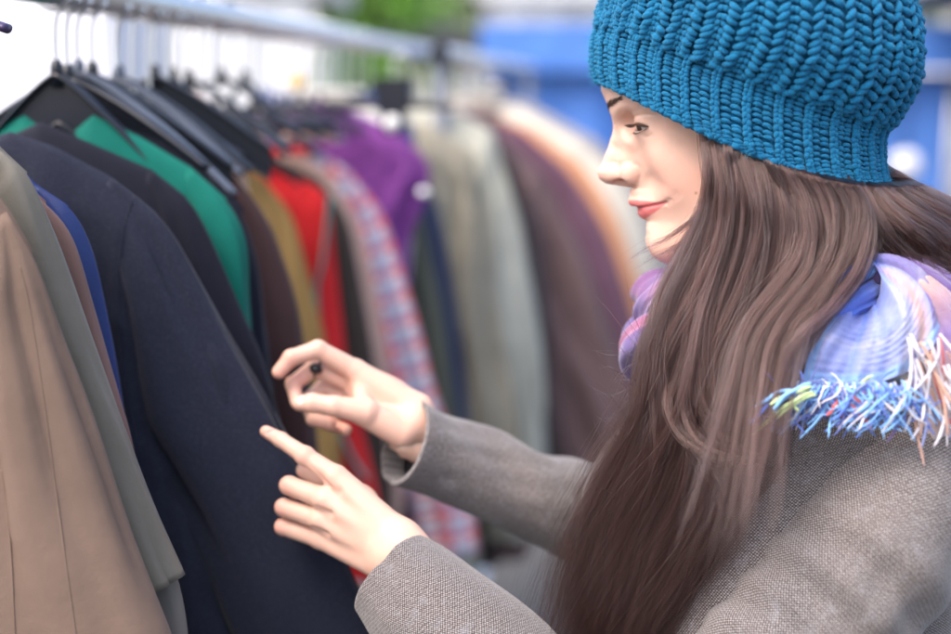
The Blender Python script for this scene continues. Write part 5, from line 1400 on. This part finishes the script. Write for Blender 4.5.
    van(-4.6, 8.6, pi + .03, 'pale silver van parked behind the near rail, seen between the hooks')
    # blue tarpaulin stall
    tarp = mat('blue_tarpaulin', (.075, .20, .58), .6, spec=.4); t = NT(tarp); t.l(t.bump(t.noise(t.coord('Object'), 2.2, 4, .6), .6, .08), t.b.inputs['Normal']); steel = mat('galvanised_steel', (.5, .5, .52), .4, metal=.8)
    def stall(x0, x1, y0, y1, zt, tm_, roofm, label, name='market_stall', back=True, wall_z=0.3, peak=.5):
        root = empty(name, ((x0 + x1) / 2, (y0 + y1) / 2, 0)); tag(root, label, 'market stall')
        for x in (x0, x1):
            for y in (y0, y1): mb = MB(); mb.tube([(x, y, 0), (x, y, zt)], .025, 10); mb.build('pole', steel, root)
        V = []; n = 16
        for i in range(n + 1):
            for j in range(n + 1):
                u_, v_ = i / n, j / n; k = 1 - max(abs(2 * u_ - 1), abs(2 * v_ - 1)); V.append((x0 - .1 + (x1 - x0 + .2) * u_, y0 - .1 + (y1 - y0 + .2) * v_, zt + peak * k - .05 * sin(k * pi)))
        N = len(V); V += [(a, b_, c_ - .012) for a, b_, c_ in V]; f = grid_faces(n + 1, n + 1); mb = MB(); mb.add(V, [tuple(q) for q in f] + [tuple(q[::-1] + N) for q in f])
        for (a, b_) in (((x0 - .1, y0 - .1), (x1 + .1, y0 - .1)), ((x0 - .1, y1 + .1), (x1 + .1, y1 + .1)), ((x0 - .1, y0 - .1), (x0 - .1, y1 + .1)), ((x1 + .1, y0 - .1), (x1 + .1, y1 + .1))):
            c = np.array([(a[0] + b_[0]) / 2, (a[1] + b_[1]) / 2, zt - .12]); mb.box(c, (abs(b_[0] - a[0]) / 2 + .006, abs(b_[1] - a[1]) / 2 + .006, .12))
        mb.build('canopy', roofm, root, smooth=False)
        if back:
            n = 60; xs = np.linspace(x0, x1, n); zs = np.linspace(wall_z, zt - .02, 12); V = []
            for off in (0, .01):
                for x in xs:
                    for z in zs: V.append((x, y0 + .05 + off + .035 * sin(x * 7 + z) + .02 * sin(x * 17), z))
            f = grid_faces(n, 12); mb = MB(); mb.add(V, [tuple(q) for q in f] + [tuple(q[::-1] + n * 12) for q in f]); mb.build('side_sheet', tm_, root)
        return root
    wc = mat('white_canvas', (.8, .8, .8), .7); greyc = mat('grey_canvas', (.45, .46, .48), .7)
    x = lambda px, Y: (px - 475.5) / F * Y / 1.0153 * 1.0
    stall(.12, 2.5, 7.0, 9.0, 1.86, tarp, tarp, 'low blue tarpaulin stall behind the woman’s face', peak=.02, wall_z=.2)
    stall(.1, 3.4, 10.5, 13.5, 2.45, wc, wc, 'white canvas stall rising behind the low blue tarpaulin stall', peak=.7, wall_z=.9)
    stall(-3.1, -1.35, 11.2, 13.6, 2.55, wc, wc, 'white canvas stall between the pale van and the bright green tree', peak=.5, wall_z=.0)
    stall(2.32, 5.3, 6.3, 8.8, 2.25, wc, greyc, 'white walled stall with a grey canopy right of the hat', peak=.5, wall_z=.0)
    # round white lantern hanging by the blue stall
    f = Field((-.13, -.13, -.13), (.13, .13, .13), .012); f.ell((0, 0, 0), (.072, .072, .07), .001); v, fc = f.mesh()
    p = P(905, 166, 6.0); root = empty('paper_lantern', p); tag(root, 'round white paper lantern just behind the hat’s back edge', 'lantern')
    mesh_obj('shade', p + v, fc, mat('white_paper', (.55, .55, .58), .8), root); mb = MB(); mb.tube([p + up * .068, p + up * .42], .004, 6); mb.build('cord', rub, root); mb = MB(); mb.tube([p + up * .42 + [-.2, .32, 0], p + up * .42, p + up * .42 + [1.1, .2, 0]], .012, 8); mb.build('arm', steel, root)
    darkc = mat('charcoal_canvas', (.03, .034, .04), .8)
    stall(-.62, .08, 13.0, 14.2, 2.02, darkc, darkc, 'small charcoal canopy stall above the far end of the rail', peak=.16, back=False)
    # trees and a pale building far behind
    for i, (xx, yy, h, cr, c, lb) in enumerate([(-3.75, 16, 4.6, 1.0, (.10, .24, .03), 'leafy tree nearest to the pale van'), (-1.55, 19, 5.0, 1.1, (.14, .32, .04), 'bright green tree straight above the blurred rail'), (-8.5, 21, 6, 2.0, (.08, .13, .04), 'wide green tree behind the pale van'), (.4, 26, 5, 1.9, (.20, .25, .14), 'greyish green tree beyond the white canvas stall'), (-4.6, 27, 6.5, 1.9, (.13, .24, .06), 'tall tree standing back between two nearer trees'), (9.5, 24, 6, 2.2, (.06, .10, .04), 'dark green tree right of the grey canopy')]):
        leafy_tree(xx, yy, h, cr, lb, c, i)
    wallm = cloth('pale_render', (.62, .61, .58), weave=40, wb=.3, vs=.5, sheen=0)
    root = empty('building', (0, 70, 0)); tag(root, 'long pale rendered building with rows of windows closing the view', 'building')
    mb = MB(); mb.box((0, 72, 5.5), (32, 5, 5.5)); mb.build('wall', wallm, root, smooth=False)
    mb = MB(); mb.add([(-32.5, 66.5, 11), (32.5, 66.5, 11), (32.5, 77.5, 11), (-32.5, 77.5, 11), (-30, 72, 13.5), (30, 72, 13.5)], [(0, 1, 5, 4), (2, 3, 4, 5), (1, 2, 5), (3, 0, 4), (3, 2, 1, 0)]); mb.build('roof', mat('grey_tiles', (.16, .15, .15), .8), root, smooth=False)
    for i in range(12):
        for z in (2.2, 5.2, 8.2):
            mb = MB(); mb.box((-28 + i * 5, 66.98, z), (.75, .06, .95)); fr = mb.build('window', white, root, smooth=False); mb = MB(); mb.box((-28 + i * 5, 66.92, z), (.62, .02, .82)); mb.build('pane', glass, fr, smooth=False)
# ------------------------------------------------------------------ build everything
build_place()
build_clothes()
build_person()
